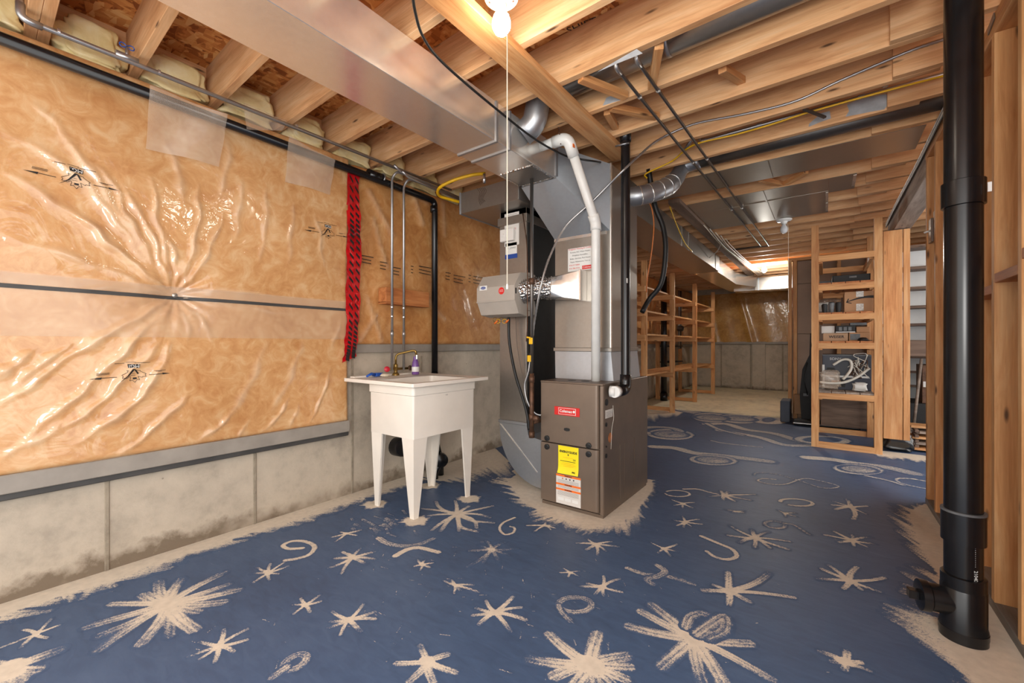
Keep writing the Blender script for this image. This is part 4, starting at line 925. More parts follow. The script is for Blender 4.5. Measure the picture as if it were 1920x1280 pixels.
# return air drop, boot and trunk
RD0, RD1, RY0_, RY1_ = -2.10, -1.84, 2.65, 3.2
rd = thing('return_air_drop', 'grey metal return duct dropping to a curved boot beside the furnace', 'duct', (-1.97, 2.9, 0))
box('drop_box', RD0, RD1, RY0_, RY1_, 0.49, 2.16, 'galvd', rd, 0.002)
box('side_shade', RD1, RD1+.004, RY0_+.02, RY1_, 0.52, 2.05, 'black', rd)  # black sheet that paints the shade on the drop's right side
box('top_collar', RD0-.012, RD1+.012, RY0_-.014, RY1_, 2.04, 2.105, 'galvd', rd, .003)
poly = [(RD0, 0.49)]
for k in range(13):
    a_ = math.pi+math.pi/2*k/12; poly.append((RD0+0.40+0.40*math.cos(a_), 0.44+0.42*math.sin(a_)))
poly += [(-1.585, 0.02), (-1.585, 0.36), (RD1+.02, 0.40), (RD1, 0.49)]
prism('boot', poly, 'y', RY0_, RY1_, 'galv2', rd)
box('boot_flange', RD0-.008, RD1+.01, RY0_-.012, RY1_, 0.475, 0.50, 'galv2', rd, .003)
mk('boot_crease', [(RD0+.005, RY0_-.003, 0.46), (RD1+.1, RY0_-.003, 0.13), (RD1+.103, RY0_-.003, 0.137), (RD0+.012, RY0_-.003, 0.468), (RD0+.005, RY0_+.003, 0.46), (RD1+.1, RY0_+.003, 0.13), (RD1+.103, RY0_+.003, 0.137), (RD0+.012, RY0_+.003, 0.468)], [(0, 1, 2, 3), (4, 5, 6, 7), (0, 1, 5, 4), (1, 2, 6, 5), (2, 3, 7, 6), (3, 0, 4, 7)], 'galv', rd)
rt_ = thing('return_duct', 'short galvanised return duct crossing above the return drop', 'duct', (-2.0, 2.7, 2.15))
box('trunk', -2.365, -1.785, 2.47, 3.05, 2.15, 2.317, 'galvd', rt_, .002)
box('end_cap', -2.372, -2.355, 2.462, 3.05, 2.145, 2.322, 'galv2', rt_, .003)
box('neck', RD0+.01, RD1, RY0_, 3.05, 2.10, 2.16, 'galvd', rt_)
scr = []
for i in range(7): scr.append(catmull([PY(2.468, 905+i*2.2-4, 385-i*2), PY(2.468, 897+i*2, 372), PY(2.468, 900+i*3, 362-i), PY(2.468, 894+i*3.5, 352)], 3))
for s in scr[:5]: tube('scribble', s, 0.0012, 'iron', rt_, 4)
# far supply trunk behind the furnace and the cross duct at its end
ft = thing('supply_trunk_duct', 'galvanised trunk duct running from behind the furnace over the wooden shelves', 'duct', (-1.54, 6, DB))
box('trunk', -1.75, -1.33, 3.17, 7.2, DB, DT, 'galvd', ft, .002); box('reduced_trunk', -1.70, -1.36, 7.2, 8.9, DB, DT, 'galv', ft, .002)
for y in (5.05, 5.35, 6.9, 7.2): box('drive_cleat', -1.33 if y < 7.1 else -1.36, -1.322 if y < 7.1 else -1.352, y-.01, y+.01, DB-.005, DT, 'galv', ft)
hexa('turning_piece', [(-1.70, 8.9, DB), (-1.36, 8.9, DB), (-1.36, 8.9, DT), (-1.70, 8.9, DT)], [(-1.65, 10.2, DB), (-1.1, 9.6, DB), (-1.1, 9.6, DT), (-1.65, 10.2, DT)], 'galv', ft)
cd = thing('cross_duct', 'bright sheet-metal duct crossing the far end under the lit bulb', 'duct', (-0.5, 10, DB))
box('trunk', -1.55, 1.2, 9.9, 10.25, DB-.03, DT, 'galv', cd, .002)
for x in (-1.1, -0.75, -0.2): box('drive_cleat', x-.012, x+.012, 9.89, 9.905, DB-.035, DT, 'galv2', cd)
# sheet-metal pans nailed under the joists
def pan(k0, k1, x0, x1, label, seams):
    t = thing('joist_pan', label, 'sheet metal', ((x0+x1)/2, JY(k0, 0), JZ)); y0, y1 = JY(k0, -0.3)-.006, JY(k1, -0.3)+.05
    box('panel', x0, x1, y0, y1, JZ-.003, JZ-.0005, 'galvd', t)
    for s in seams: box('seam', s-.006, s+.006, y0, y1, JZ-.0044, JZ-.002, 'galvd', t)
    return t, y0, y1
pan(6, 7, -1.32, 0.5, 'narrow dark sheet-metal pan closing one joist bay beyond the round elbow', (-0.95, -0.35, 0.1))
t_, y0_, y1_ = pan(8, 11, -1.085, 0.02, 'wide dark sheet-metal pan under the joists behind the unlit bulb', (-0.45,))
box('seam', -1.085, 0.02, y0_+.345, y0_+.357, JZ-.0044, JZ-.002, 'galvd', t_)
for kk in (9, 10): box('end_flap', 0.0, 0.02, JY(kk, 0)+.04, JY(kk+1, 0)-.002, JZ-.004, 2.60, 'galv', t_)
t3, y0_, y1_ = pan(8, 9, 0.021, 0.2, 'small end piece of the sheet-metal pan with raised flap', ()); box('end_flap', 0.18, 0.2, JY(8, .19)+.04, JY(9, .19)-.002, JZ-.004, 2.60, 'galv', t3)
# round ducts in the joist bays
def bay(k, x): return (JY(k, x)+.038+JY(k+1, x))/2
rdct = thing('round_duct', 'large round galvanised duct lying in a joist bay above the two thin pipes', 'duct', (-0.5, bay(1, 0), 2.5))
tube('pipe', [(x, bay(1, x), 2.572) for x in (-1.28, 0.0, 1.6)], 0.076, 'galvd', rdct, 24)
tube('joint', [(-0.62, bay(1, -0.6), 2.572), (-0.60, bay(1, -0.6), 2.572)], 0.078, 'galv2', rdct, 24)
tube('elbow', fillet([(-1.27, bay(1, -1.27), 2.572), (-1.36, bay(1, -1.36), 2.575), (-1.40, bay(1, -1.4), 2.42), (-1.47, bay(1, -1.4)-.02, 2.37)], 0.08), 0.072, 'galv2', rdct, 20)
r2 = thing('round_duct', 'black-looking round duct in the joist bay past the yellow cable, fed by elbow', 'duct', (-0.5, bay(5, 0), 2.5))
xs_ = PZ(2.50, 1300, 308)
tube('pipe', [(x, bay(5, x), 2.521) for x in (xs_.x, 0.0, 1.6)], 0.057, 'darkpipe', r2, 20)
e = PX(PX1, 1205, 352); e1 = PZ(2.38, 1262, 348)
path = catmull([(PX1-.02, 3.10, 2.22), (PX1+.05, 3.12, 2.22), (PX1+.14, 3.20, 2.255), (PX1+.20, 3.32, 2.32), (PX1+.235, 3.425, 2.41), (PX1+.275, bay(5, -.9), 2.505), (xs_.x+.05, bay(5, -.8), 2.521)], 5)
tube('elbow', path, [0.072]*16+[0.070, 0.068, 0.066, 0.064, 0.062, 0.060]+[0.058]*(len(path)-22), 'galv2', r2, 20)
for i in (5, 8, 11, 14, 17):
    d = (path[i+1]-path[i]).normalized(); tube('gore_rib', [path[i]-d*.004, path[i]+d*.004], 0.0745 if i < 16 else 0.071, 'galv', r2, 20)

# ================================================================ FURNACE
FX0, FX1, FY0, FY1, FZ = -1.583, -1.117, 2.445, 3.27, 0.85
fu = thing('furnace', 'taupe metal gas furnace with red badge and yellow label on the floor', 'furnace', (-1.35, 2.85, 0))
box('cabinet', FX0, FX1, FY0+.03, FY1, 0.018, FZ, 'furnaceside', fu, .003)
box('base_rail', FX0+.006, FX1-.006, FY0+.02, FY1-.01, 0.0, 0.02, 'furnaceside', fu)
def door(name, z0, z1):
    r = .022; xs = [FX0+.004, FX1-.028-r]; prof = [(FX0+.004, FY0+.03), (FX0+.004, FY0+.006), (FX0+.01, FY0)]
    for k in range(6):
        a_ = -math.pi/2+math.pi/2*k/5; prof.append((FX1-.03-r+r*math.cos(a_), FY0+r+r*math.sin(a_)))
    prof += [(FX1-.03, FY0+.03)]
    return prism(name, prof, 'z', z0, z1, 'furnace', fu)
du = door('upper_door', 0.437, FZ-.012); dl = door('lower_door', 0.035, 0.428)
box('top_frame', FX0, FX1, FY0+.004, FY0+.035, FZ-.012, FZ, 'furnace', fu, .003)
box('corner_post', FX1-.026, FX1, FY0+.012, FY0+.035, 0.018, FZ-.012, 'furnace', fu, .004)
ya = FY0-.0015
def plate(name, c0, c1, mat, parent, dy=0.0012, y=None):
    y = ya if y is None else y; a, b = PY(y, *c0), PY(y, *c1); return box(name, min(a.x, b.x), max(a.x, b.x), y-dy, y+dy, min(a.z, b.z), max(a.z, b.z), mat, parent), a, b
def xz(px_, py_): p = PY(FY0, px_, py_); return p.x, p.z
bx0, bz0 = xz(1040, 771); bx1, _ = xz(1087, 771)
bd = box('badge', bx0, bx1, FY0-.004, FY0+.001, 0.627, 0.683, 'red', du, .001)
bw = bx1-bx0; cxm = (bx0+bx1)/2
box('badge_border', cxm-bw*.33, cxm+bw*.36, FY0-.0048, FY0-.004, 0.634, 0.677, 'label', bd); box('badge_field', cxm-bw*.315, cxm+bw*.345, FY0-.0056, FY0-.0047, 0.6365, 0.6745, 'red', bd)
text('badge_print', 'Coleman', .03, at((cxm-bw*.03, FY0-.0062, 0.656)), 'label', bd, width=bw*.50, bold=.0008)
lathe('badge_emblem', [(bw*.045, 0), (bw*.045, .0006)], (cxm+bw*.29, FY0-.0056, 0.657), (0, -1, 0), 'label', bd, 14)
px_, pz_ = xz(1063, 805)
sl = lathe('sight_slot', [(0.012, 0), (0.012, .0015)], (px_, FY0-.001, pz_), (0, -1, 0), 'black', du, 16); 
for k in (-1, 1): lathe('sight_slot', [(0.010, 0), (0.010, .0014)], (px_+k*.012, FY0-.001, pz_), (0, -1, 0), 'black', du, 12)
for (ppx, ppy, dd) in ((1026, 821, du), (1026, 837, dl), (1104, 835, du), (1104, 851, dl)):
    x_, z_ = xz(ppx, ppy); kn = lathe('latch_knob', [(0.019, -0.002), (0.019, .008), (0.012, .010), (0, .010)], (x_, FY0, z_), (0, -1, 0), 'rubber', dd, 16)
    box('knob_bar', x_-.012, x_+.012, FY0-.015, FY0-.008, z_-.004, z_+.004, 'rubber', kn, .001)
# yellow energy label, curling at the foot
gx0, gx1 = xz(1047, 860)[0], xz(1085, 860)[0]; gz1, gz0 = 0.425, 0.243
v, f = [], []
for i in range(9):
    for j in range(9):
        s, t = i/8, j/8; c_ = max(0, t-.75)*4; v.append((gx0+(gx1-gx0)*s, FY0-.002-.016*c_*c_*(1-s*.4), gz1-(gz1-gz0)*t))
for i in range(8):
    for j in range(8): f.append((i*9+j, (i+1)*9+j, (i+1)*9+j+1, i*9+j+1))
eg = mk('energy_label', v, f, 'yellow', dl, True); gw = gx1-gx0; gc = (gx0+gx1)/2
text('label_print', 'ENERGYGUIDE', .02, at((gc, FY0-.003, gz1-.038)), 'ink', eg, width=gw*.86, bold=.0009)
mk('arrow_mark', [(gc-.006, FY0-.003, gz1-.052), (gc+.006, FY0-.003, gz1-.052), (gc, FY0-.003, gz1-.064)], [(0, 1, 2)], 'ink', eg)
box('label_rule', gx0+gw*.1, gx1-gw*.15, FY0-.0036, FY0-.003, gz1-.101, gz1-.098, 'ink', eg)
text('label_number', '99', .016, at((gx1-gw*.2, FY0-.0033, gz1-.086)), 'ink', eg, width=gw*.12)
for k, (zz_, ww) in enumerate(((.075, .5), (.112, .6), (.122, .7), (.132, .5))): box('label_rule', gc-gw*ww/2, gc+gw*ww/2, FY0-.0036, FY0-.003, gz1-zz_-.001, gz1-zz_, 'orange', eg)
text('label_mark', 'FTC', .012, at((gx1-gw*.22, FY0-.0105, gz0+.017)), 'ink', eg, width=gw*.15, bold=.001)
hx0, hx1 = xz(1043, 920)[0], xz(1089, 920)[0]; hz1, hz0 = 0.232, 0.038
wn = box('warning_label', hx0, hx1, FY0-.0015, FY0+.0005, hz0, hz1, 'paper', dl); hw = hx1-hx0
for zz_ in (.0, .058, .092):
    ob_ = box('orange_band', hx0, hx1, FY0-.0022, FY0-.0014, hz1-zz_-.013, hz1-zz_, 'orange', wn); text('band_print', '\u25B2 WARNING' if False else 'WARNING', .01, at((hx0+hw*.5, FY0-.0026, hz1-zz_-.0065)), 'ink', wn, width=hw*.3, bold=.0005)
for k in range(4): lathe('pictogram', [(0.0055, 0), (0.0055, .0006)], (hx0+hw*(.27+.15*k), FY0-.0015, hz1-.025), (0, -1, 0), 'ink' if k else 'rust', wn, 5, False)
for zz_ in list(np.arange(.036, .055, .006))+list(np.arange(.075, .09, .005))+list(np.arange(.11, .135, .005)): box('print_line', hx0+hw*.06, hx1-hw*.08, FY0-.002, FY0-.0014, hz1-zz_-.0012, hz1-zz_, 'inkgrey', wn)
for k in range(3): box('print_box', hx0+hw*(.08+.29*k), hx0+hw*(.32+.29*k), FY0-.002, FY0-.0014, hz0+.022, hz0+.042, 'label', wn)
# right side: ports, rust bloom, data label
xs = FX1+.0005
def sidep(px_, py_): p = PX(FX1, px_, py_); return p.y, p.z
for (ppx, ppy, rr) in ((1137, 754, .021), (1133, 797, .013), (1133, 856, .014), (1130, 840, .006)):
    y_, z_ = sidep(ppx, ppy); lathe('port_plug', [(rr, -0.003), (rr, .004), (rr*.5, .006)], (xs, max(y_, FY0+.05), z_), (1, 0, 0), 'rubber', fu, 14)
y_, z_ = sidep(1144, 820); lathe('rust_bloom', [(0.032, 0), (0.032, .0008)], (xs, y_, z_), (1, 0, 0), 'rust', fu, 14)
y_, z_ = sidep(1135, 777); box('data_label', xs-.0005, xs+.0012, FY0+.04, FY0+.15, z_-.026, z_+.026, 'paper', fu)
for k in range(4): box('print_line', xs, xs+.0018, FY0+.05, FY0+.14, z_-.018+k*.009, z_-.0165+k*.009, 'inkgrey', fu)
for y_ in (2.72, 2.80, 2.99): box('pressed_rib', xs-.001, xs+.003, y_-.004, y_+.004, .05, .42, 'furnaceside', fu, .001)
tube('sensor_wire', catmull([(xs+.003, FY0+.15, .70), (xs+.006, FY0+.155, .62), (xs+.004, FY0+.13, .55), (xs+.003, FY0+.12, .42)], 5), .0018, 'hose', fu, 5)
for (u, v_) in ((.06, .75), (.4, .9)): lathe('knockout', [(0.03, 0), (0.03, .001)], (FX0+.16+u*.3, FY0+.13, FZ), (0, 0, 1), 'black', fu, 18)
# white vent pipe
wv = thing('white_vent_pipe', 'white plastic vent pipe rising from the furnace and slanting to the joists', 'pipe', (-1.25, 2.6, FZ))
yv = 2.615; p0 = PY(yv, 1117, 706); p1 = PY(yv, 1117, 418); p2 = PZ(2.50, 1062, 262); p2 = PY(2.30, 1060, 262); 
kx = p0.x
pts = [(kx, yv, FZ), (kx, yv, p1.z), tuple(PY(2.33, 1070, 275)), (PY(2.33, 1062, 250).x, 2.33, 2.475), (-1.62, 2.36, 2.475)]
tube('pipe', fillet([pts[0], pts[1], pts[2]], .03), .030, 'pvc', wv, 18)
tube('elbow_coupling', fillet([Vector(pts[1])-Vector((0, 0, .05)), Vector(pts[1]), Vector(pts[1])+(Vector(pts[2])-Vector(pts[1])).normalized()*.06], .04), .0365, 'pvc', wv, 18)
d_ = (Vector(pts[2])-Vector(pts[1])).normalized()
tube('upper_elbow', fillet([Vector(pts[2])-d_*.06, Vector(pts[2])+d_*.055, Vector(pts[2])+d_*.055+Vector((-.10, .0, .0))], .06), .0365, 'pvc', wv, 18)
e_ = Vector(pts[2])+d_*.055+Vector((-.10, 0, 0)); tube('horizontal_run', [e_+Vector((.03, 0, 0)), (DX1-.004, e_.y, e_.z)], .030, 'pvc', wv, 18)
box('orange_sticker', pts[2][0]+.03, pts[2][0]+.034, 2.30, 2.33, pts[2][2]-.02, pts[2][2]+.0, 'orange', wv)
for k in range(8):
    pp_ = e_+Vector((.055+.004*(k % 2), -.037+.006*k*.5, .06-.013*k)); lathe('hanger_chain', [(.0045, -.003), (.0045, .003)], pp_, (0.3, 1, 0.2), 'iron', wv, 8)
# black intake pipe beside the furnace
bi = thing('black_intake_pipe', 'black plastic intake pipe from the furnace side up into the joists', 'pipe', (-1.06, 2.68, FZ))
xb = FX1+.055; yb_ = 2.68; ptop = PX(xb, 1171, 290)
tube('pipe', fillet([(xb, FY0+.075, .80), (xb, yb_, .80), (xb, yb_, 2.545), (-1.75, yb_+.03, 2.545)], .06), .030, 'abs', bi, 18)
tube('inlet_collar', [(xb-.035, FY0+.07, .80), (xb, FY0+.075, .80)], .036, 'pvc', bi, 16); tube('inlet_collar', [(xb, FY0+.05, .80), (xb, FY0+.10, .80)], .036, 'pvc', bi, 18)
tube('elbow', fillet([(xb, FY0+.10, .80), (xb, yb_, .80), (xb, yb_, .90)], .07), .0365, 'abs', bi, 18)
tube('top_elbow', fillet([(xb, yb_, 2.44), (xb, yb_, 2.545), (xb-.11, yb_+.005, 2.545)], .06), .0365, 'abs', bi, 18)
box('sticker', xb+.02, xb+.0235, yb_-.034, yb_-.016, 1.50, 1.53, 'label', bi) ; 
tube('hanger_strap', [(xb-.06, yb_-.02, 2.42), (xb, yb_-.037, 2.41), (xb+.033, yb_-.02, 2.415)], .006, 'galv2', bi, 6)
# humidifier with foil duct
hm = thing('humidifier', 'grey plastic whole-house humidifier box mounted on the return drop', 'humidifier', (-1.93, 2.5, 1.32))
hx0, hx1, hy0, hy1, hz0, hz1 = -2.115, -1.76, 2.39, 2.652, 1.305, 1.63
prism('housing', [(hy1, hz0+.02), (hy1-.10, hz0), (hy0+.05, hz0+.015), (hy0, hz0+.115), (hy0, hz1-.11), (hy0+.07, hz1-.015), (hy1-.08, hz1), (hy1, hz1-.01)], 'x', hx0, hx1, 'hum', hm)
box('seam', hx0-.002, hx1+.002, hy0-.003, hy0+.01, hz0+.105, hz0+.112, 'hum', hm)
box('vent_slot', hx1-.001, hx1+.003, hy0+.006, hy0+.020, 1.46, 1.50, 'black', hm, .001)
for (z_, d1) in ((1.60, 0), (1.345, 0)): box('vent_slot', hx1-.001, hx1+.002, hy1-.11, hy1-.05, z_, z_+.004, 'inkgrey', hm)
a = PY(hy0-.001, 906, 540); lb = lathe('oval_badge', [(1, 0), (1, .002)], (0, 0, 0), (0, -1, 0), 'bluelabel', hm, 20); 
for vv in lb.data.vertices: vv.co = Vector((a.x+vv.co.x*.024, hy0-.001+vv.co.y, a.z+vv.co.z*.010))
box('badge_plate', a.x-.036, a.x+.036, hy0-.001, hy0+.002, a.z-.017, a.z+.017, 'label', hm); text('badge_print', 'Carrier', .01, at((a.x, hy0-.0036, a.z)), 'label', hm, width=.034)
a = PY(hy0-.001, 940, 545); lathe('red_seal', [(.026, 0), (.026, .001)], (a.x, hy0, a.z), (0, -1, 0), 'red', hm, 20)
text('seal_print', 'WATER\nSERVICE', .01, at((a.x, hy0-.0016, a.z)), 'label', hm, width=.034)
fd = thing('foil_flex_duct', 'crinkled foil flexible duct from the humidifier to the plenum boot', 'duct', (-1.6, 2.5, 1.4))
pA = Vector((hx1-.03, 2.50, 1.475)); pB = PY(2.60, 1035, 540)
path = []; n_ = 34
for k in range(n_+1): path.append(pA.lerp(pB, k/n_)+Vector((0, 0, .012*math.sin(math.pi*k/n_))))
tube('flex_hose', path, [(.088 if k % 2 else .078) for k in range(n_+1)], 'foil', fd, 24)
c0, c1 = PY(PY0-.004, 1032, 505), PY(PY0-.004, 1101, 578); zc = 1.475
circ = [pB+Vector((-.005, 0, 0))+Vector((0, .082*math.cos(t), .082*math.sin(t))) for t in np.linspace(0, 2*math.pi, 17)[:-1]]
q_ = [PY(PY0-.002, 1098, 513), PY(PY0-.002, 1098, 560)]; sq = []
for t in np.linspace(0, 2*math.pi, 17)[:-1]:
    cc, ss = math.cos(t), math.sin(t); m_ = max(abs(cc), abs(ss)); sq.append(Vector((q_[0].x, PY0-.045+.043*cc/m_, (q_[0].z+q_[1].z)/2+.10*ss/m_)))
skin('boot', [circ, [a.lerp(b, .12) for a, b in zip(circ, sq)], [a.lerp(b, .6) for a, b in zip(circ, sq)], sq], 'galv', fd, True, True, False)
box('boot_flange', q_[0].x-.006, q_[0].x+.008, PY0-.095, PY0, (q_[0].z+q_[1].z)/2-.108, (q_[0].z+q_[1].z)/2+.108, 'galv', fd, .002)
# papers on the return drop
def note(c0, c1, mat, label, cat='label'):
    a, b = PY(RY0_-.003, *c0), PY(RY0_-.003, *c1); t = thing('instruction_sheet', label, cat, (a.x, RY0_, b.z)); o = box('sheet', min(a.x, b.x), max(a.x, b.x), RY0_-.003, RY0_+.001, min(a.z, b.z), max(a.z, b.z), mat, t); return t, a, b
t_, a, b = note((946, 402), (973, 458), 'paper', 'white warning sheet stuck on the return drop above the blue card')
text('print', 'WARNING', .01, at(((a.x+b.x)/2, RY0_-.0035, (a.z+b.z)/2)), 'red', t_, width=abs(b.x-a.x)*.6)
for k in range(5): box('print_line', a.x+.015, b.x-.015, RY0_-.0034, RY0_-.0028, a.z-.015-k*.012, a.z-.013-k*.012, 'inkgrey', t_)
t_, a, b = note((948, 457), (969, 483), 'label', 'white and blue service card stuck on the return drop')
box('blue_band', a.x-.004, b.x+.004, RY0_-.0036, RY0_-.0024, b.z, b.z+.035, 'bluelabel', t_); text('print', 'ST. JOHNS', .01, at(((a.x+b.x)/2, RY0_-.0035, (a.z+b.z)/2+.02)), 'ink', t_, width=abs(b.x-a.x)*.8)
th = thing('humidistat', 'small white humidistat box on the return drop sheet', 'thermostat', (-2.03, RY0_, 1.85)); a, b = PY(RY0_-.02, 939, 432), PY(RY0_-.02, 964, 450)
box('case', a.x, b.x, RY0_-.035, RY0_-.002, b.z, a.z, 'white', th, .004); lathe('dial', [(.016, 0), (.014, .006)], (a.x+.03, RY0_-.035, (a.z+b.z)/2), (0, -1, 0), 'white', th, 16)
# gas line
gp = thing('gas_pipe', 'dark iron gas pipe with yellow tags between return drop and furnace', 'pipe', (-1.62, 2.4, 0.4))
gy = 2.395; gx = PY(gy, 997, 600).x
tube('upper_pipe', [(gx, gy, 2.238), (gx, gy, 0.90)], .0125, 'darkpipe', gp, 12); tube('lower_pipe', [(gx, gy, .90), (gx, gy, .46)], .0155, 'iron', gp, 12)
for z_ in (1.53, .86, .60, .48): tube('pipe_union', [(gx, gy, z_-.022), (gx, gy, z_+.022)], .020, 'iron', gp, 8)
tube('branch', fillet([(gx, gy, .56), (gx, 2.60, .56), (FX0+.004, 2.60, .56)], .03), .013, 'iron', gp, 10); lathe('valve', [(.02, 0), (.02, .02), (.008, .03)], (gx+.05, gy-.015, .60), (0, -1, 0), 'iron', gp, 10)
for (ppx, ppy) in ((996, 639), (993, 672)):
    p = PY(gy-.02, ppx, ppy); o = box('yellow_tag', p.x-.018, p.x+.012, gy-.024, gy-.018, p.z-.022, p.z+.022, 'yelcable', gp, .002)
p = PY(gy-.02, 988, 632); board('yellow_lever', p, p+Vector((.03, 0, -.004)), .012, .01, 'yelcable', gp)
# hoses and wires round the humidifier
def wire(name, px3, r, mat, label, cat='cable', n=6, seg=8, parent=None):
    o = tube(name, catmull(px3, n), r, mat, parent, seg)
    return tag(o, label, cat) if parent is None else o
wire('drain_hose', [PY(2.56, 954, 590), PY(2.56, 955, 640), PY(2.56, 966, 700), PY(2.56, 983, 755), PY(2.56, 990, 785), PY(2.56, 992, 805)], .011, 'rubber', 'black rubber drain hose hanging from the humidifier to the boot', 'hose')
wire('bell_wire', [PY(2.62, 967, 592), PY(2.62, 970, 650), PY(2.62, 985, 735)], .003, 'inkgrey', 'thin grey wire down the front of the return drop')
wire('metal_tube', [PY(2.63, 980, 400), PY(2.50, 987, 450), PY(2.405, 989, 500), PY(2.405, 989, 575), PY(2.43, 989, 605), PY(2.46, 987, 640)], .004, 'iron', 'thin brown tube beside the gas pipe', 'pipe')
wn_ = thing('wire_nuts', 'bundle of looped wires with orange caps under the humidifier', 'wires', tuple(PY(2.50, 935, 598)))
for k in range(4): 
    c_ = PY(2.50, 928+k*6, 599+(k % 2)*3); tube('wire_loop', [c_+Vector((.02*math.cos(t), 0, .016*math.sin(t))) for t in np.linspace(0, 6, 14)], .0025, 'yelcable' if k % 2 else 'brass', wn_, 5)
for (ppx, ppy) in ((930, 604), (951, 602)): p = PY(2.49, ppx, ppy); tube('wire_cap', [p+Vector((-.012, 0, -.01)), p+Vector((.016, 0, .012))], [.008, .004], 'orange', wn_, 8)
def jf(u, w_):                                          # clipped along the face of a joist, then looping down
    x_ = -.2
    for _ in range(5): p_ = PY(JY(4, x_)-.010-(.041 if x_ > .12 else 0), u, w_); x_ = p_.x
    return p_
bxp = [jf(1772, 73), jf(1700, 98), jf(1578, 150), jf(1490, 190), jf(1400, 213), jf(1300, 233), PY(2.88, 1235, 262), PY(2.72, 1198, 292), PY(2.605, 1171, 317), PY(2.62, 1140, 348), PY(2.603, 1108, 380), PY(2.545, 1060, 425), PY(2.46, 1032, 478), PY(2.395, 1018, 520), PY(2.395, 1009, 562), PY(2.455, 1001, 610), PY(2.46, 992, 690), PY(2.46, 984, 722), PY(2.47, 990, 755), PY(2.50, 1006, 776), (FX0+.003, 2.54, .60)]
bxc = catmull(bxp, 14); tag(tube('armoured_cable', bxc, [(.0082 if k % 2 else .0066) for k in range(len(bxc))], 'steelpipe', None, 8), 'silver armoured cable looping from the joists down past the humidifier', 'cable')
p = PZ(JZ-.012, 1578, 150)
wire('black_cable', [PZ(2.40, 772, -30), PZ(2.385, 778, 20), PZ(2.36, 795, 72), PZ(2.33, 838, 125), PZ(2.33, 940, 212), PZ(2.32, 1005, 262), PZ(2.335, 1060, 292), PY(2.46, 1092, 299), PY(2.53, 1113, 302), PY(2.655, 1126, 304)], .006, 'rubber', 'black cable sagging across the shiny trunk duct')
wire('yellow_gas_tube', [PZ(2.42, 910, 325), PZ(2.40, 885, 328), PZ(2.365, 850, 338), PZ(2.325, 824, 352), PZ(2.305, 823, 366), PZ(2.295, 845, 374), PZ(2.285, 875, 382)], .012, 'yelcable', 'thick yellow gas tube bending above the sink drain', 'hose', 6, 10)
p = PZ(2.41, 908, 326); tag(tube('gas_shutoff', [p, p+Vector((.0, .0, -.07))], .012, 'chrome', None, 10), 'small metal shut-off fitting at the yellow gas tube end', 'valve')
yb2 = bay(4, 0)
cdp = thing('electrical_conduit', 'straight silver conduit in a joist bay beside the yellow cable', 'conduit', (-0.3, yb2, 2.5))
a, b = PZ(2.517, 1312, 266), PZ(2.517, 1772, 138)
tube('pipe', fillet([a+Vector((-.12, .03, -.03)), a+Vector((-.03, .0, .06)), a+Vector((0.02, 0, 0)), b+Vector((.2, 0, 0))], .03), .0115, 'steelpipe', cdp, 10)
for s in (.02, .3, .72): lathe('coupling', [(.015, -.015), (.015, .015)], a.lerp(b, s), b-a, 'galv2', cdp, 10)
p = PZ(2.517, 1660, 163); tube('tee_stub', [p, p+Vector((0, 0, .05))], .012, 'steelpipe', cdp, 8)
wire('yellow_cable', [PZ(2.482, 1785, 138), PZ(2.482, 1700, 160), PZ(2.482, 1600, 187), PZ(2.479, 1505, 214), PZ(2.47, 1450, 232), PZ(2.474, 1380, 252), PZ(2.473, 1300, 272), PZ(2.468, 1260, 302), PZ(2.40, 1212, 325), PZ(2.36, 1213, 334)], .006, 'yelcable', 'yellow house cable along the conduit, ending at the elbow')
hb = thing('metal_bracket', 'small steel bracket arm across the joist bay under the yellow cable', 'bracket', tuple(PZ(JZ, 1525, 210)))
board('arm', PZ(JZ+.01, 1507, 204), PZ(JZ-.002, 1547, 220), .018, .012, 'darkpipe', hb); board('stem', PZ(JZ+.01, 1507, 204)+Vector((0, 0, .06)), PZ(JZ+.01, 1507, 204), .012, .006, 'galv2', hb, up=(1, 0, 0))
# two thin dark water pipes with clips
for i, (n0, n1, lab) in enumerate((((1155, 127), (1427, 461), 'dark thin water pipe under the joists, the one nearer the furnace'), ((1193, 112), (1441, 459), 'dark thin water pipe under the joists, the one farther from the furnace'))):
    g = thing('water_pipe', lab, 'pipe', tuple(PZ(JZ-.012, *n0))); a, b = PZ(JZ-.0135, *n0), PZ(JZ-.0135, *n1)
    if i == 0: yt0 = b.y
    else: b = a+(b-a)*((yt0+.05-a.y)/(b.y-a.y))
    tube('pipe', fillet([(a.x, a.y, 2.52), tuple(a), tuple(b), (-1.08, b.y, JZ-.0135)], .025), .0085, 'darkpipe', g, 10)
    tube('elbow', fillet([(a.x, a.y, 2.50), tuple(a), tuple(a.lerp(b, .012))], .02), .0115, 'steelpipe', g, 10)
    for k in (2, 5, 9, 14):
        y_ = JY(k, -.5)+.019; s = (y_-a.y)/(b.y-a.y)
        if 0 < s < 1: lathe('pipe_clip', [(.0125, -.004), (.0125, .004)], a.lerp(b, s), b-a, 'chrome', g, 12)
    for k in (2, 4, 5): pass
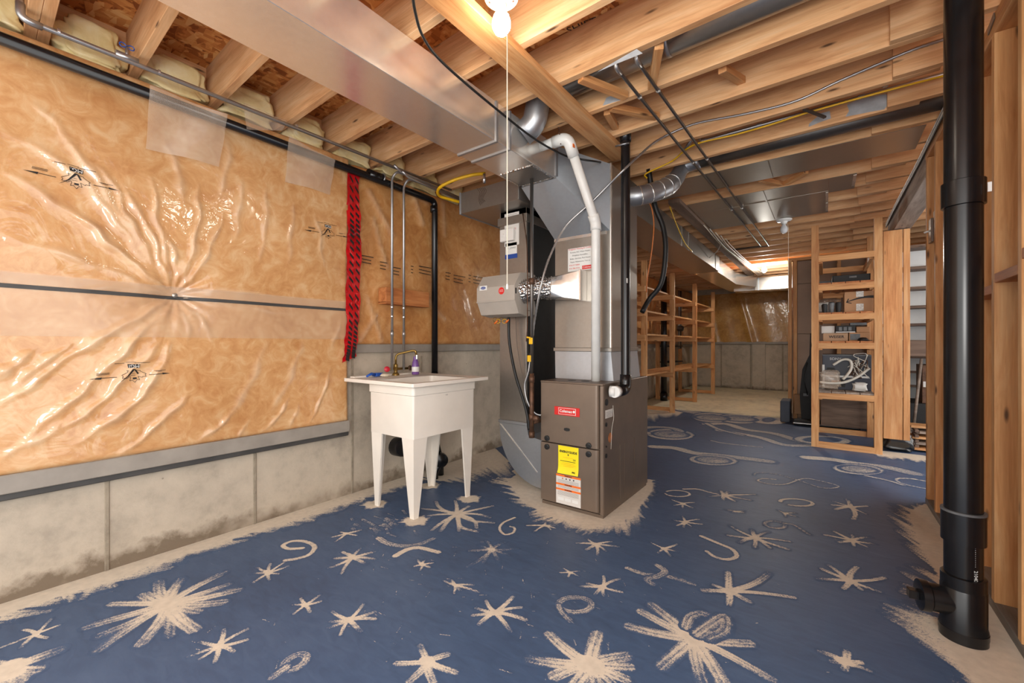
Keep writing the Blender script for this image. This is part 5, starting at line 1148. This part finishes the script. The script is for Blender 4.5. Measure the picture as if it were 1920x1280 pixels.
# primer-grey paint patches on the joist sides
def patch(k, pts):
    v, y_ = [], None
    for (u, w_) in pts:
        d = ray(u, w_); t = 2.6
        for _ in range(6): x_ = d.x*t; t = (JY(k, x_)-.0012)/d.y
        v.append(O+d*t)
    mk('primer_patch', v, [tuple(range(len(v)))], 'primer', ceiling, fix=False)
patch(5, [(1588, 196), (1612, 186), (1660, 176), (1672, 180), (1668, 192), (1658, 205), (1630, 210), (1585, 219), (1592, 208)]); patch(5, [(1517, 232), (1540, 212), (1556, 208), (1558, 222), (1540, 228), (1516, 238)])
patch(2, [(1137, 183), (1145, 180), (1165, 182), (1163, 188), (1130, 198)]); patch(1, [(1000+930/4.795, 440/4.795), (1205, 100), (1150, 122), (1120, 135), (1165, 108)])
# cords near the plenum back
wire('orange_cable', [PY(3.32, 1208, 372), PY(3.35, 1220, 385), PY(3.38, 1226, 420), PY(3.40, 1222, 470), PY(3.42, 1214, 520), PY(3.44, 1212, 548)], .005, 'orcable', 'thin orange cable hanging behind the plenum')
wire('black_hose', [(-1.12, 3.30, 2.48), PY(3.38, 1228, 385), PY(3.42, 1243, 425), PY(3.42, 1248, 470), PY(3.42, 1240, 530), PY(3.42, 1218, 560), PY(3.36, 1204, 585)], .02, 'rubber', 'thick black hose hanging behind the plenum', 'hose', 6, 10)
wire('yellow_cable', [PX(-1.20, 1256, 388), PX(-1.26, 1268, 420), PX(-1.300, 1284, 455), PX(-1.312, 1298, 472)], .006, 'yelcable', 'short yellow cable drooping onto the far trunk duct')
wire('grey_cable', [PZ(2.415, 1355, 450), PZ(2.39, 1345, 470), PX(-1.322, 1330, 483)], .006, 'hose', 'pale cable drooping beside the far trunk duct')
for k in range(5):
    o = tube('cable', catmull([(-1.08+.02*k, 5.0+.2*k, 2.415), (-1.10+.025*k, 6.2, 2.40-.01*(k % 2)), (-1.07+.02*k, 7.6, 2.41), (-1.02+.03*k, 9.2, 2.40)], 6), .006, 'hose' if k % 2 else 'cream', None, 6); tag(o, 'pale cable stapled along the dark strapping board', 'cable', 'cables along the far strapping board')
for k in range(4):
    o = tube('cable', catmull([(.546, 2.7, 2.452-.0125*k), (.540, 3.4, 2.446-.0125*k), (.546, 4.3, 2.452-.0125*k), (.538, 5.4, 2.444-.0125*k), (.546, 6.3, 2.452-.0125*k)], 6), .006, ('darkpipe', 'iron', 'hose', 'rubber')[k], None, 6); tag(o, ('grey cable stapled along the drop beam', 'brown cable stapled along the drop beam', 'white cable stapled along the drop beam', 'black cable stapled along the drop beam')[k], 'cable')

# ================================================================ BLACK STACK AT THE RIGHT
st = thing('soil_stack', 'large black plastic soil stack with clean-out beside the stud wall', 'pipe', (0.42, 2.3, 0))
bse = PZ(0, 1806, 1195); SXp, SYp = bse.x, bse.y
RS = 0.0525
lathe('pipe', [(RS, .0), (RS, 2.69)], (SXp, SYp, 0), (0, 0, 1), 'abs', st, 32)
def zat(py): d = math.hypot(SXp, SYp); dep = -SXp*SN+SYp*CS; return H+(CY-py)/F*dep
for (ya, yb, rr) in ((340, 388, .060), (957, 1015, .0605), (1075, 1100, .062)):
    lathe('coupling', [(RS, zat(yb)), (rr, zat(yb)+.002), (rr, zat(ya)-.003), (RS+.002, zat(ya))], (SXp, SYp, 0), (0, 0, 1), 'abs', st, 32)
lathe('coupling_rim', [(.0615, zat(959)), (.0615, zat(955))], (SXp, SYp, 0), (0, 0, 1), 'greyitem', st, 32)
lathe('tee_body', [(.066, 0.0), (.066, zat(1170)), (.063, zat(1165)), (.063, zat(1100)), (.058, zat(1096))], (SXp, SYp, 0), (0, 0, 1), 'abs', st, 32)
lathe('tee_band', [(.0675, zat(1185)), (.0675, zat(1175))], (SXp, SYp, 0), (0, 0, 1), 'abs', st, 32)
ax = Vector((-1, -.18, 0)).normalized(); zc_ = zat(1130)
lathe('cleanout_branch', [(.050, 0), (.050, .095), (.056, .10), (.056, .125), (.04, .128), (0, .128)], (SXp, SYp, zc_), ax, 'abs', st, 28)
tip = Vector((SXp, SYp, zc_))+ax*.128; board('cleanout_plug', tip, tip+ax*.03, .032, .032, 'abs', st)
box('sticker', SXp+.052, SXp+.062, SYp-.05, SYp-.045, zat(372), zat(355), 'label', st)
# white print running up the pipe
ang = math.atan2(-SYp, -SXp)+.62; R = Matrix.Rotation(math.pi/2, 4, 'X')
pos = Vector((SXp, SYp, 0))+Vector((math.cos(ang), math.sin(ang), 0))*(RS+.0012)
text('pipe_print', '2104030', .02, Matrix.Translation((pos.x, pos.y, zat(1070))) @ Matrix.Rotation(ang+math.pi/2, 4, 'Z') @ R @ Matrix.Rotation(-math.pi/2, 4, 'Z'), 'label', st, width=.055)
text('pipe_print', '- - - - - - - - - -', .02, Matrix.Translation((pos.x, pos.y, zat(1032))) @ Matrix.Rotation(ang+math.pi/2, 4, 'Z') @ R @ Matrix.Rotation(-math.pi/2, 4, 'Z'), 'label', st, width=.07)
# metal strap and cables at the wall head
ms = thing('steel_strap', 'grey perforated steel strap slanting behind the stack head', 'strap', (0.6, 2.4, 2.3))
a, b = PX(.552, 1852, 62), PX(.552, 1875, 0); board('strap', a, a+(b-a)*((JZ-.018-a.z)/(b.z-a.z)), .004, .03, 'galvd', ms, up=(0, 1, 0))
# switch box on the last stud
sb = thing('switch_box', 'open galvanised switch box on the end stud', 'switch', (0.57, 4.0, 1.8)); a, b = PY(3.99, 1738, 418), PY(3.99, 1757, 451)
box('box_body', a.x+.02, b.x+.01, 3.92, 4.0, b.z, a.z, 'galv', sb, .004); box('cover_plate', a.x+.008, a.x+.022, 3.915, 4.0, b.z-.015, a.z+.015, 'galvd', sb, .002); tube('toggle', [(a.x+.01, 3.95, (a.z+b.z)/2), (a.x-.02, 3.95, (a.z+b.z)/2-.008)], .006, 'white', sb, 8)
wire('white_cable', [PY(3.985, 1757, 455), PY(3.985, 1760, 520), PY(3.985, 1762, 620), PY(3.985, 1762, 760)], .006, 'cream', 'white cable running down the end stud from the switch box')
wire('white_cable', [PY(3.985, 1755, 418), PY(3.985, 1752, 400), PY(3.985, 1757, 385), PY(3.985, 1755, 330)], .006, 'cream', 'white cable looping above the switch box on the end stud')

# ================================================================ STORAGE RACK
RYF, RYR = 5.55, 6.55
rk = thing('storage_rack', 'tall home-made softwood rack of posts, rails and plank shelves', 'shelf', (0.17, 6.0, 0))
RXL, RXR = PY(RYF, 1528, 700).x, PY(RYF, 1647, 700).x
zr = lambda py: PY(RYF, 1528, py).z
RZ = [zr(486), zr(540), zr(595), zr(648), zr(741), 0.03]
for yy in (RYF+.03, RYR-.03):
    for xx in (RXL, RXR): board('post', (xx, yy, 0), (xx, yy, 2.37), .064 if yy < 6 else .06, .06, 'pine', rk, up=(0, 1, 0))
for z_ in RZ:
    for yy in (RYF+.019, RYR-.019): board('rail', (RXL+.03, yy, z_), (RXR-.03, yy, z_), .038, .062, 'pine', rk)
    if z_ != RZ[-1]:
        for xx in (RXL+.05, RXR-.05): board('side_rail', (xx, RYF+.04, z_-.02), (xx, RYR-.04, z_-.02), .03, .05, 'pine', rk)
for z_ in RZ[1:5]:
    for k in range(4):
        wd = (RXR-RXL-.05)/4; xx = RXL+.025+wd*(k+.5); board('shelf_plank', (xx, RYF+.01, z_+.04), (xx, RYR, z_+.04), wd-.006, .018, 'old' if z_ < 1 else 'redpine', rk)
SZ = [z_+.05 for z_ in RZ]
def carton(name, x0, x1, y0, y1, z0, z1, mat, label, cat='box', tape=None):
    t = thing(name, label, cat, ((x0+x1)/2, (y0+y1)/2, z0)); box('carton', x0, x1, y0, y1, z0, z1, mat, t, .003)
    for dx in ((x0+x1)/2,): box('top_flap_gap', dx-.002, dx+.002, y0+.002, y1-.002, z1-.001, z1+.001, 'ink', t)
    return t
def rx(px_, y): return PY(y, px_, 600).x
yb0 = 5.66
x0_, x1_ = rx(1583, yb0), rx(1640, yb0)
ab = carton('cardboard_box', x0_, x1_, yb0, yb0+.4, SZ[2], SZ[2]+.214, 'card', 'brown carton with curved arrow print and crinkled clear tape on the rack')
zm = SZ[2]+.12; arc = []
for k in range(13):
    s = k/12; arc.append(Vector((x0_+.02+(x1_-x0_-.02)*s, yb0-.0015, zm-.012+.045*math.sin(math.pi*(s*.62)))))
v, f = [], []
for k, p in enumerate(arc):
    wd = .004+.010*(k/12); v += [p+Vector((0, 0, wd)), p-Vector((0, 0, wd))]
for k in range(12): f.append((2*k, 2*k+1, 2*k+3, 2*k+2))
mk('arrow_print', v, f, 'ink', ab, fix=False)
mk('arrow_head', [arc[0]+Vector((-.006, 0, -.006)), arc[0]+Vector((.012, 0, .036)), arc[0]+Vector((.02, 0, .03)), arc[0]+Vector((.006, 0, .0)), arc[0]+Vector((.04, 0, -.012)), arc[0]+Vector((.04, 0, -.02))], [(0, 1, 2, 3), (0, 3, 4, 5)], 'ink', ab, fix=False)
xm = (x0_+x1_)/2+.01
for (za, zb_) in ((SZ[2]+.155, SZ[2]+.214), (SZ[2]+.01, SZ[2]+.085)): box('clear_tape', xm-.035, xm+.025, yb0-.003, yb0-.0005, za, zb_, 'cleartape', ab, .001)
# clutter on the same shelf
for k, (pxa, w_, h_, mt, lab) in enumerate(((1546, .028, .09, 'black', 'black tapered cup beside the arrow carton'), (1559, .028, .105, 'greyitem', 'grey ribbed flask beside the arrow carton'), (1572, .029, .10, 'black', 'black round jar right against the arrow carton'))):
    xx = rx(pxa, 5.66); t = thing('cup', lab, 'cup', (xx, 5.66, SZ[2])); lathe('body', [(w_*.7, 0), (w_, h_*.9), (w_*.95, h_), (w_*.8, h_)], (xx, 5.66, SZ[2]), (0, 0, 1), mt, t, 14); lathe('lid', [(w_*.8, h_), (w_*.7, h_+.01), (0, h_+.012)], (xx, 5.66, SZ[2]), (0, 0, 1), 'black', t, 14)
rest(lump('plastic_wrap', (rx(1543, 5.83), 5.83, SZ[2]+.05), .06, .07, .06, 'label', 21, 'crumpled white plastic wrap behind the cups on the rack', None), SZ[2])
rest(lump('plastic_wrap', (rx(1562, 6.05), 6.06, SZ[2]+.08), .075, .08, .08, 'film', 22, 'crumpled clear plastic behind the cups on the rack', None), SZ[2])
for o in list(C.objects):
    if o.name.startswith('plastic_wrap') and 'group' in o: del o['group']
# upper shelf
tr_ = thing('black_tray', 'shallow black tray with grey edge on the upper rack shelf', 'tray', (.15, 5.9, SZ[1])); box('tray_floor', rx(1560, 5.9), rx(1630, 5.9), 5.75, 6.2, SZ[1], SZ[1]+.01, 'black', tr_, .002)
for (xa, xb, ya, yb) in ((rx(1560, 5.9), rx(1630, 5.9), 5.75, 5.76), (rx(1560, 5.9), rx(1630, 5.9), 6.19, 6.2), (rx(1560, 5.9), rx(1560, 5.9)+.01, 5.75, 6.2), (rx(1630, 5.9)-.01, rx(1630, 5.9), 5.75, 6.2)): box('tray_side', xa, xb, ya, yb, SZ[1]+.01, SZ[1]+.09, 'black', tr_, .002)
box('grey_grip', rx(1592, 5.75), rx(1606, 5.75), 5.742, 5.75, SZ[1]+.055, SZ[1]+.075, 'greyitem', tr_, .002)
carton('dark_case', rx(1556, 6.2)-.1, rx(1590, 6.2), 6.25, 6.5, SZ[1], SZ[1]+.10, 'greyitem', 'low grey case at the back of the upper rack shelf', 'case')
# lettered carton shelf
yw = 5.68; wx0, wx1 = rx(1543, yw), rx(1590, yw)
wb_ = carton('cardboard_box', wx0, wx1, yw, yw+.3, SZ[3], SZ[3]+.085, 'card2', 'long brown carton lettered in black on the rack'); text('box_print', 'WEISER', .04, at(((wx0+wx1)/2+.01, yw-.001, SZ[3]+.045)), 'ink', wb_, width=(wx1-wx0)*.62, bold=.001)
g_ = carton('cardboard_box', rx(1592, yw), rx(1632, yw), yw+.02, yw+.3, SZ[3], SZ[3]+.09, 'card', 'small plain carton next to the lettered carton'); box('grey_label', rx(1594, yw), rx(1613, yw), yw+.017, yw+.021, SZ[3]+.012, SZ[3]+.075, 'greyitem', g_, .001)
carton('cardboard_box', rx(1540, yw+.1), rx(1565, yw+.1), yw+.06, yw+.3, SZ[3]+.086, SZ[3]+.165, 'paper', 'pale carton stacked on the lettered carton')
c_ = carton('product_box', rx(1567, yw), rx(1604, yw), yw+.03, yw+.28, SZ[3]+.0915, SZ[3]+.165, 'black', 'dark picture box with white edge on the lettered carton'); box('white_edge', rx(1567, yw), rx(1604, yw), yw+.026, yw+.031, SZ[3]+.0915, SZ[3]+.10, 'label', c_); 
for k in range(3): box('picture_print', rx(1573+k*9, yw), rx(1579+k*9, yw), yw+.027, yw+.03, SZ[3]+.11, SZ[3]+.15, 'greyitem', c_)
carton('cardboard_box', rx(1606, yw), rx(1632, yw), yw+.04, yw+.28, SZ[3]+.0915, SZ[3]+.15, 'card', 'small brown carton stacked on the plain carton'); c_ = carton('product_box', rx(1594, yw), rx(1626, yw), yw+.06, yw+.26, SZ[3]+.1665, SZ[3]+.195, 'greyitem', 'flat grey-blue box on top of the carton pile')
cp = thing('baseball_cap', 'black cap lying before the cartons on the rack', 'cap', (rx(1620, 5.62), 5.62, SZ[3])); cx_ = rx(1618, 5.64)
lathe('crown', [(.045, 0), (.042, .02), (.025, .035), (0, .038)], (cx_, 5.64, SZ[3]), (0, 0, 1), 'black', cp, 16); board('peak', (cx_-.02, 5.61, SZ[3]+.006), (cx_+.07, 5.61, SZ[3]+.006), .05, .006, 'black', cp)
# television carton shelf
ys = 5.85; sx0, sx1 = rx(1542, ys), rx(1634, ys)
sn = carton('television_box', sx0, sx1, ys, ys+.35, SZ[4], SZ[4]+.385, 'boxblue', 'dark blue television carton with white trim on the rack')
text('box_print', 'SONY', .05, at((sx0+.115, ys-.001, SZ[4]+.335)), 'label', sn, width=.10)
box('white_trim', sx0-.002, sx0+.02, ys-.002, ys, SZ[4]+.0, SZ[4]+.27, 'label', sn); box('white_trim', sx0-.002, sx1, ys-.002, ys, SZ[4]+.372, SZ[4]+.385, 'greyitem', sn); box('white_trim', sx0+.02, sx1-.02, ys-.002, ys, SZ[4]+.135, SZ[4]+.155, 'label', sn)
box('picture_print', sx0+.04, sx0+.2, ys-.0015, ys, SZ[4]+.03, SZ[4]+.12, 'black', sn); box('picture_print', sx0+.08, sx0+.16, ys-.003, ys-.0015, SZ[4]+.06, SZ[4]+.10, 'rust', sn); box('picture_print', sx0+.04, sx0+.11, ys-.0015, ys, SZ[4]+.21, SZ[4]+.24, 'black', sn)
hs = lambda *pts: [PY(y_, u, w_) for (u, w_, y_) in pts]
wire('white_hose', hs((1537, 716, 5.63), (1560, 718, 5.62), (1585, 716, 5.62), (1610, 705, 5.62), (1630, 690, 5.635)), .013, 'hose', 'white corrugated hose lying along the rack shelf before the television box', 'hose', 6, 10)
wire('white_hose', hs((1562, 684, 5.70), (1580, 674, 5.70), (1594, 676, 5.69), (1596, 690, 5.68), (1588, 703, 5.675), (1580, 711, 5.67)), .013, 'hose', 'white hose arching up before the television box', 'hose', 6, 10)
rnd = random.Random(5)
ck = thing('cable_tangle', 'tangle of thin white and brown cords before the television box', 'cords', tuple(PY(5.72, 1606, 700)))
for k in range(9):
    c0_ = PY(5.785, 1606+rnd.uniform(-9, 12), 690+rnd.uniform(-8, 6)); pts = [c0_+Vector((rnd.uniform(-.07, .07), rnd.uniform(-.045, .045), rnd.uniform(-.09, .12))) for _ in range(6)]
    tube('cord', catmull(pts, 5), .004, 'hose' if k % 3 else 'iron', ck, 6)
bgp = rest(lump('plastic_bag', (PY(5.75, 1556, 694).x, 5.775, SZ[4]+.09), .085, .045, .09, 'film', 31, 'clear plastic bag slumped against the television box by the hose end', None), SZ[4])
rest(lump('cable_box', (PY(5.72, 1612, 707).x, 5.71, SZ[4]+.05), .055, .04, .04, 'label', 32, 'white papery packet under the cord tangle', None), SZ[4])
for nm in ('plastic_bag', 'cable_box'):
    for o in list(C.objects):
        if o.name.startswith(nm) and 'group' in o: del o['group']
for o in C.objects:
    if o.name == 'plastic_bag': o['category'] = 'bag'
    if o.name == 'cable_box': o['category'] = 'packet'
    if o.name.startswith('plastic_wrap'): o['category'] = 'plastic wrap'

# boards standing beside the rack
yb_ = 5.72
for i, (ua, ub, lab) in enumerate(((1656, 1692, 'wide softwood board standing upright beside the rack'), (1693.5, 1706, 'narrow softwood board standing beside the wide board'))):
    a, b = PY(yb_, ua, 820), PY(yb_, ub, 820); g = board('upright_board', ((a.x+b.x)/2, yb_, .14), ((a.x+b.x)/2, yb_, 2.25), abs(b.x-a.x), .03, 'pine', None, up=(0, 1, 0)); tag(g, lab, 'board')
bg_ = lump('plastic_bag', (PY(yb_+.1, 1682, 836).x, yb_+.125, .075), .115, .075, .08, 'blackbag', 8, 'crumpled black plastic bag on the floor under the upright boards', None)
bg_['category'] = 'bag'; rest(bg_, 0.0)
if 'group' in bg_: del bg_['group']

# ================================================================ STAIRS
stp = thing('staircase', 'wooden staircase with white risers seen from beneath', 'stairs', (1.1, 7.2, 0))
for i in range(0, 9):
    yy = 6.34+.21*i; zc2 = 2.02-.2*i
    box('riser', .56, 1.7, yy, yy+.014, zc2-.085, zc2+.1, 'riser', stp)
    if zc2+.12 < 2.4: board('tread', (.56, yy+.10-.21, zc2+.115), (1.7, yy+.10-.21, zc2+.115), .25, .03, 'darkwood', stp)
board('header_board', (.56, 6.28, 1.055), (1.7, 6.28, 1.055), .03, .17, 'darkwood', stp)
board('stringer', (1.72, 6.2, 2.22), (1.72, 8.1, .33), .04, .24, 'darkwood', stp)
# things kept under the stairs
bk = thing('broom', 'old wooden broom leaning in the dark under the stairs', 'broom', (.7, 6.9, 0)); a, b = PY(6.5, 1713, 770), PY(6.55, 1728, 672); a.z = .16; tube('handle', [a, b], .014, 'old', bk, 8); board('head', a+Vector((-.06, 0, -.08)), a+Vector((.06, 0, -.08)), .05, .16, 'old', bk)
carton('storage_box', PY(6.7, 1729, 720).x, PY(6.7, 1760, 720).x, 6.7, 7.1, .42, .86, 'iron', 'brown storage box with white label under the stairs'); 
lb_ = [o for o in C.objects if o.name.startswith('storage_box')][-1]; a, b = PY(6.697, 1731, 715), PY(6.697, 1746, 726); box('white_label', a.x, b.x, 6.695, 6.70, b.z, a.z, 'label', lb_); 
carton('storage_bin', .62, 1.35, 6.65, 7.25, 0.0, .42, 'black', 'large black bin on the floor under the stairs', 'bin')
for k in range(5):
    z_ = .03+.052*k; t = board('plank_offcut', (.72+.02*k*(k % 2), 6.02+.03*k, z_), (1.4, 6.04+.02*k, z_), .22, .022, 'old' if k % 2 else 'pine', None); tag(t, 'weathered plank in the flat stack before the black bin', 'board', 'stacked planks under the stairs')
    if k < 4: 
        t = board('spacer_batten', (.75, 5.93, z_+.024), (.75, 6.13, z_+.024), .03, .027, 'darkwood', None); tag(t, 'short batten spacing the planks of the flat stack', 'batten', 'battens between the stacked planks')
# by the partition
gk = box('concrete_curb', PZ(0, 1466, 785).x, -.40, 7.05, 7.42, 0, .30, 'curb', None, .01); tag(gk, 'small dark grey painted curb block at the partition foot', 'curb')
gc_ = thing('instrument_case', 'tall black soft case leaning behind the rack post', 'case', (-.2, 7.2, 0)); 
prism('case_body', [(-.27, .05), (-.10, .05), (-.08, .55), (-.10, .9), (-.13, 1.25), (-.17, 1.25), (-.18, .95), (-.26, .75), (-.29, .4)], 'y', 7.1, 7.24, 'black', gc_); box('buckle', -.25, -.19, 7.09, 7.10, .38, .42, 'greyitem', gc_, .003); tube('strap', [(-.2, 7.09, .85), (-.24, 7.07, .6), (-.2, 7.09, .4)], .008, 'rubber', gc_, 6)
fb = thing('floor_tray', 'dark flat tray with silver edge on the floor behind the rack', 'tray', (-.1, 6.9, 0)); box('tray_body', PZ(0, 1490, 790).x, .35, 6.85, 7.05, .012, .07, 'black', fb, .01); box('silver_edge', PZ(0, 1490, 790).x, .34, 6.84, 6.853, .03, .045, 'galv', fb, .002); box('feet', PZ(0, 1490, 790).x+.05, .3, 6.9, 7.0, 0, .014, 'black', fb)
pc = carton('cardboard_piece', -.36, -.12, 7.28, 7.34, .10, .38, 'card', 'brown cardboard piece at the partition foot', 'cardboard')
cbx = carton('storage_box', -.05, .42, 6.62, 7.0, 0.072, .50, 'darkwood', 'dark brown carton standing on the tray behind the rack')

# ================================================================ WOODEN SHELVES ALONG THE FAR LEFT WALL
ls = thing('shelving_unit', 'long open softwood shelving along the far foundation wall', 'shelf', (-2.3, 8.2, 0))
SF, SBk = -2.02, -2.665
PYs = (5.65, 6.95, 8.40, 10.0); HZ = (0.66, 1.235, 1.565, 1.90)
for i, y_ in enumerate(PYs):
    board('post', (SF+.045, y_, 0.0 if y_ < 7.3 else .012), (SF+.045, y_, 2.236), .04, .075, 'pine', ls, up=(1, 0, 0))
    board('post', (SBk, y_, 0.0 if y_ < 7.3 else .012), (SBk, y_, 1.95), .04, .075, 'pine', ls, up=(1, 0, 0))
    for z_ in HZ: board('bracket_arm', (SBk, y_-.04, z_-.045), (SF+.075, y_-.04, z_-.05), .038, .075, 'pine', ls)
    board('foot_rail', (SBk, y_, .05), (SF+.05, y_, .05), .038, .06, 'pine', ls)
for j, z_ in enumerate(HZ):
    dpt = .41 if j == 0 else .39
    board('shelf_board', (SF-dpt/2-.0, 5.55, z_), (SF-dpt/2, 10.1, z_), dpt, .024, 'pine', ls)
bs = thing('far_soil_pipe', 'thin black soil pipe behind the far wall shelving', 'pipe', (-2.5, 8.25, 0)); tube('pipe', [(-2.50, 8.25, 0.012), (-2.50, 8.25, 2.4)], .057, 'abs', bs, 18); tube('coupling', [(-2.50, 8.25, .012), (-2.50, 8.25, .16)], .068, 'abs', bs, 18)
wm = thing('water_meter', 'dark water meter with pipes on the far wall', 'meter', (-2.6, 9.74, 1.3)); lathe('meter_body', [(.06, -.05), (.07, 0), (.06, .06), (.03, .08)], (-2.6, 9.74, 1.45), (1, 0, 0), 'darkpipe', wm, 16); tube('pipe', [(-2.62, 9.74, 1.0), (-2.62, 9.74, 2.3)], .02, 'steelpipe', wm, 10); tube('side_pipe', [(-2.62, 9.88, 1.0), (-2.62, 9.88, 2.3)], .02, 'darkpipe', wm, 10)
for k, z_ in enumerate((0.72, 1.05)): 
    o = box('metal_shelf', -2.762, -2.5, 8.75, 9.6, z_, z_+.02, 'black', None, .002); tag(o, ('lower dark metal wall shelf past the wooden shelving post', 'upper dark metal wall shelf past the wooden shelving post')[k], 'shelf')
for o in C.objects:
    if o.get('group') is None and 'group' in o: del o['group']
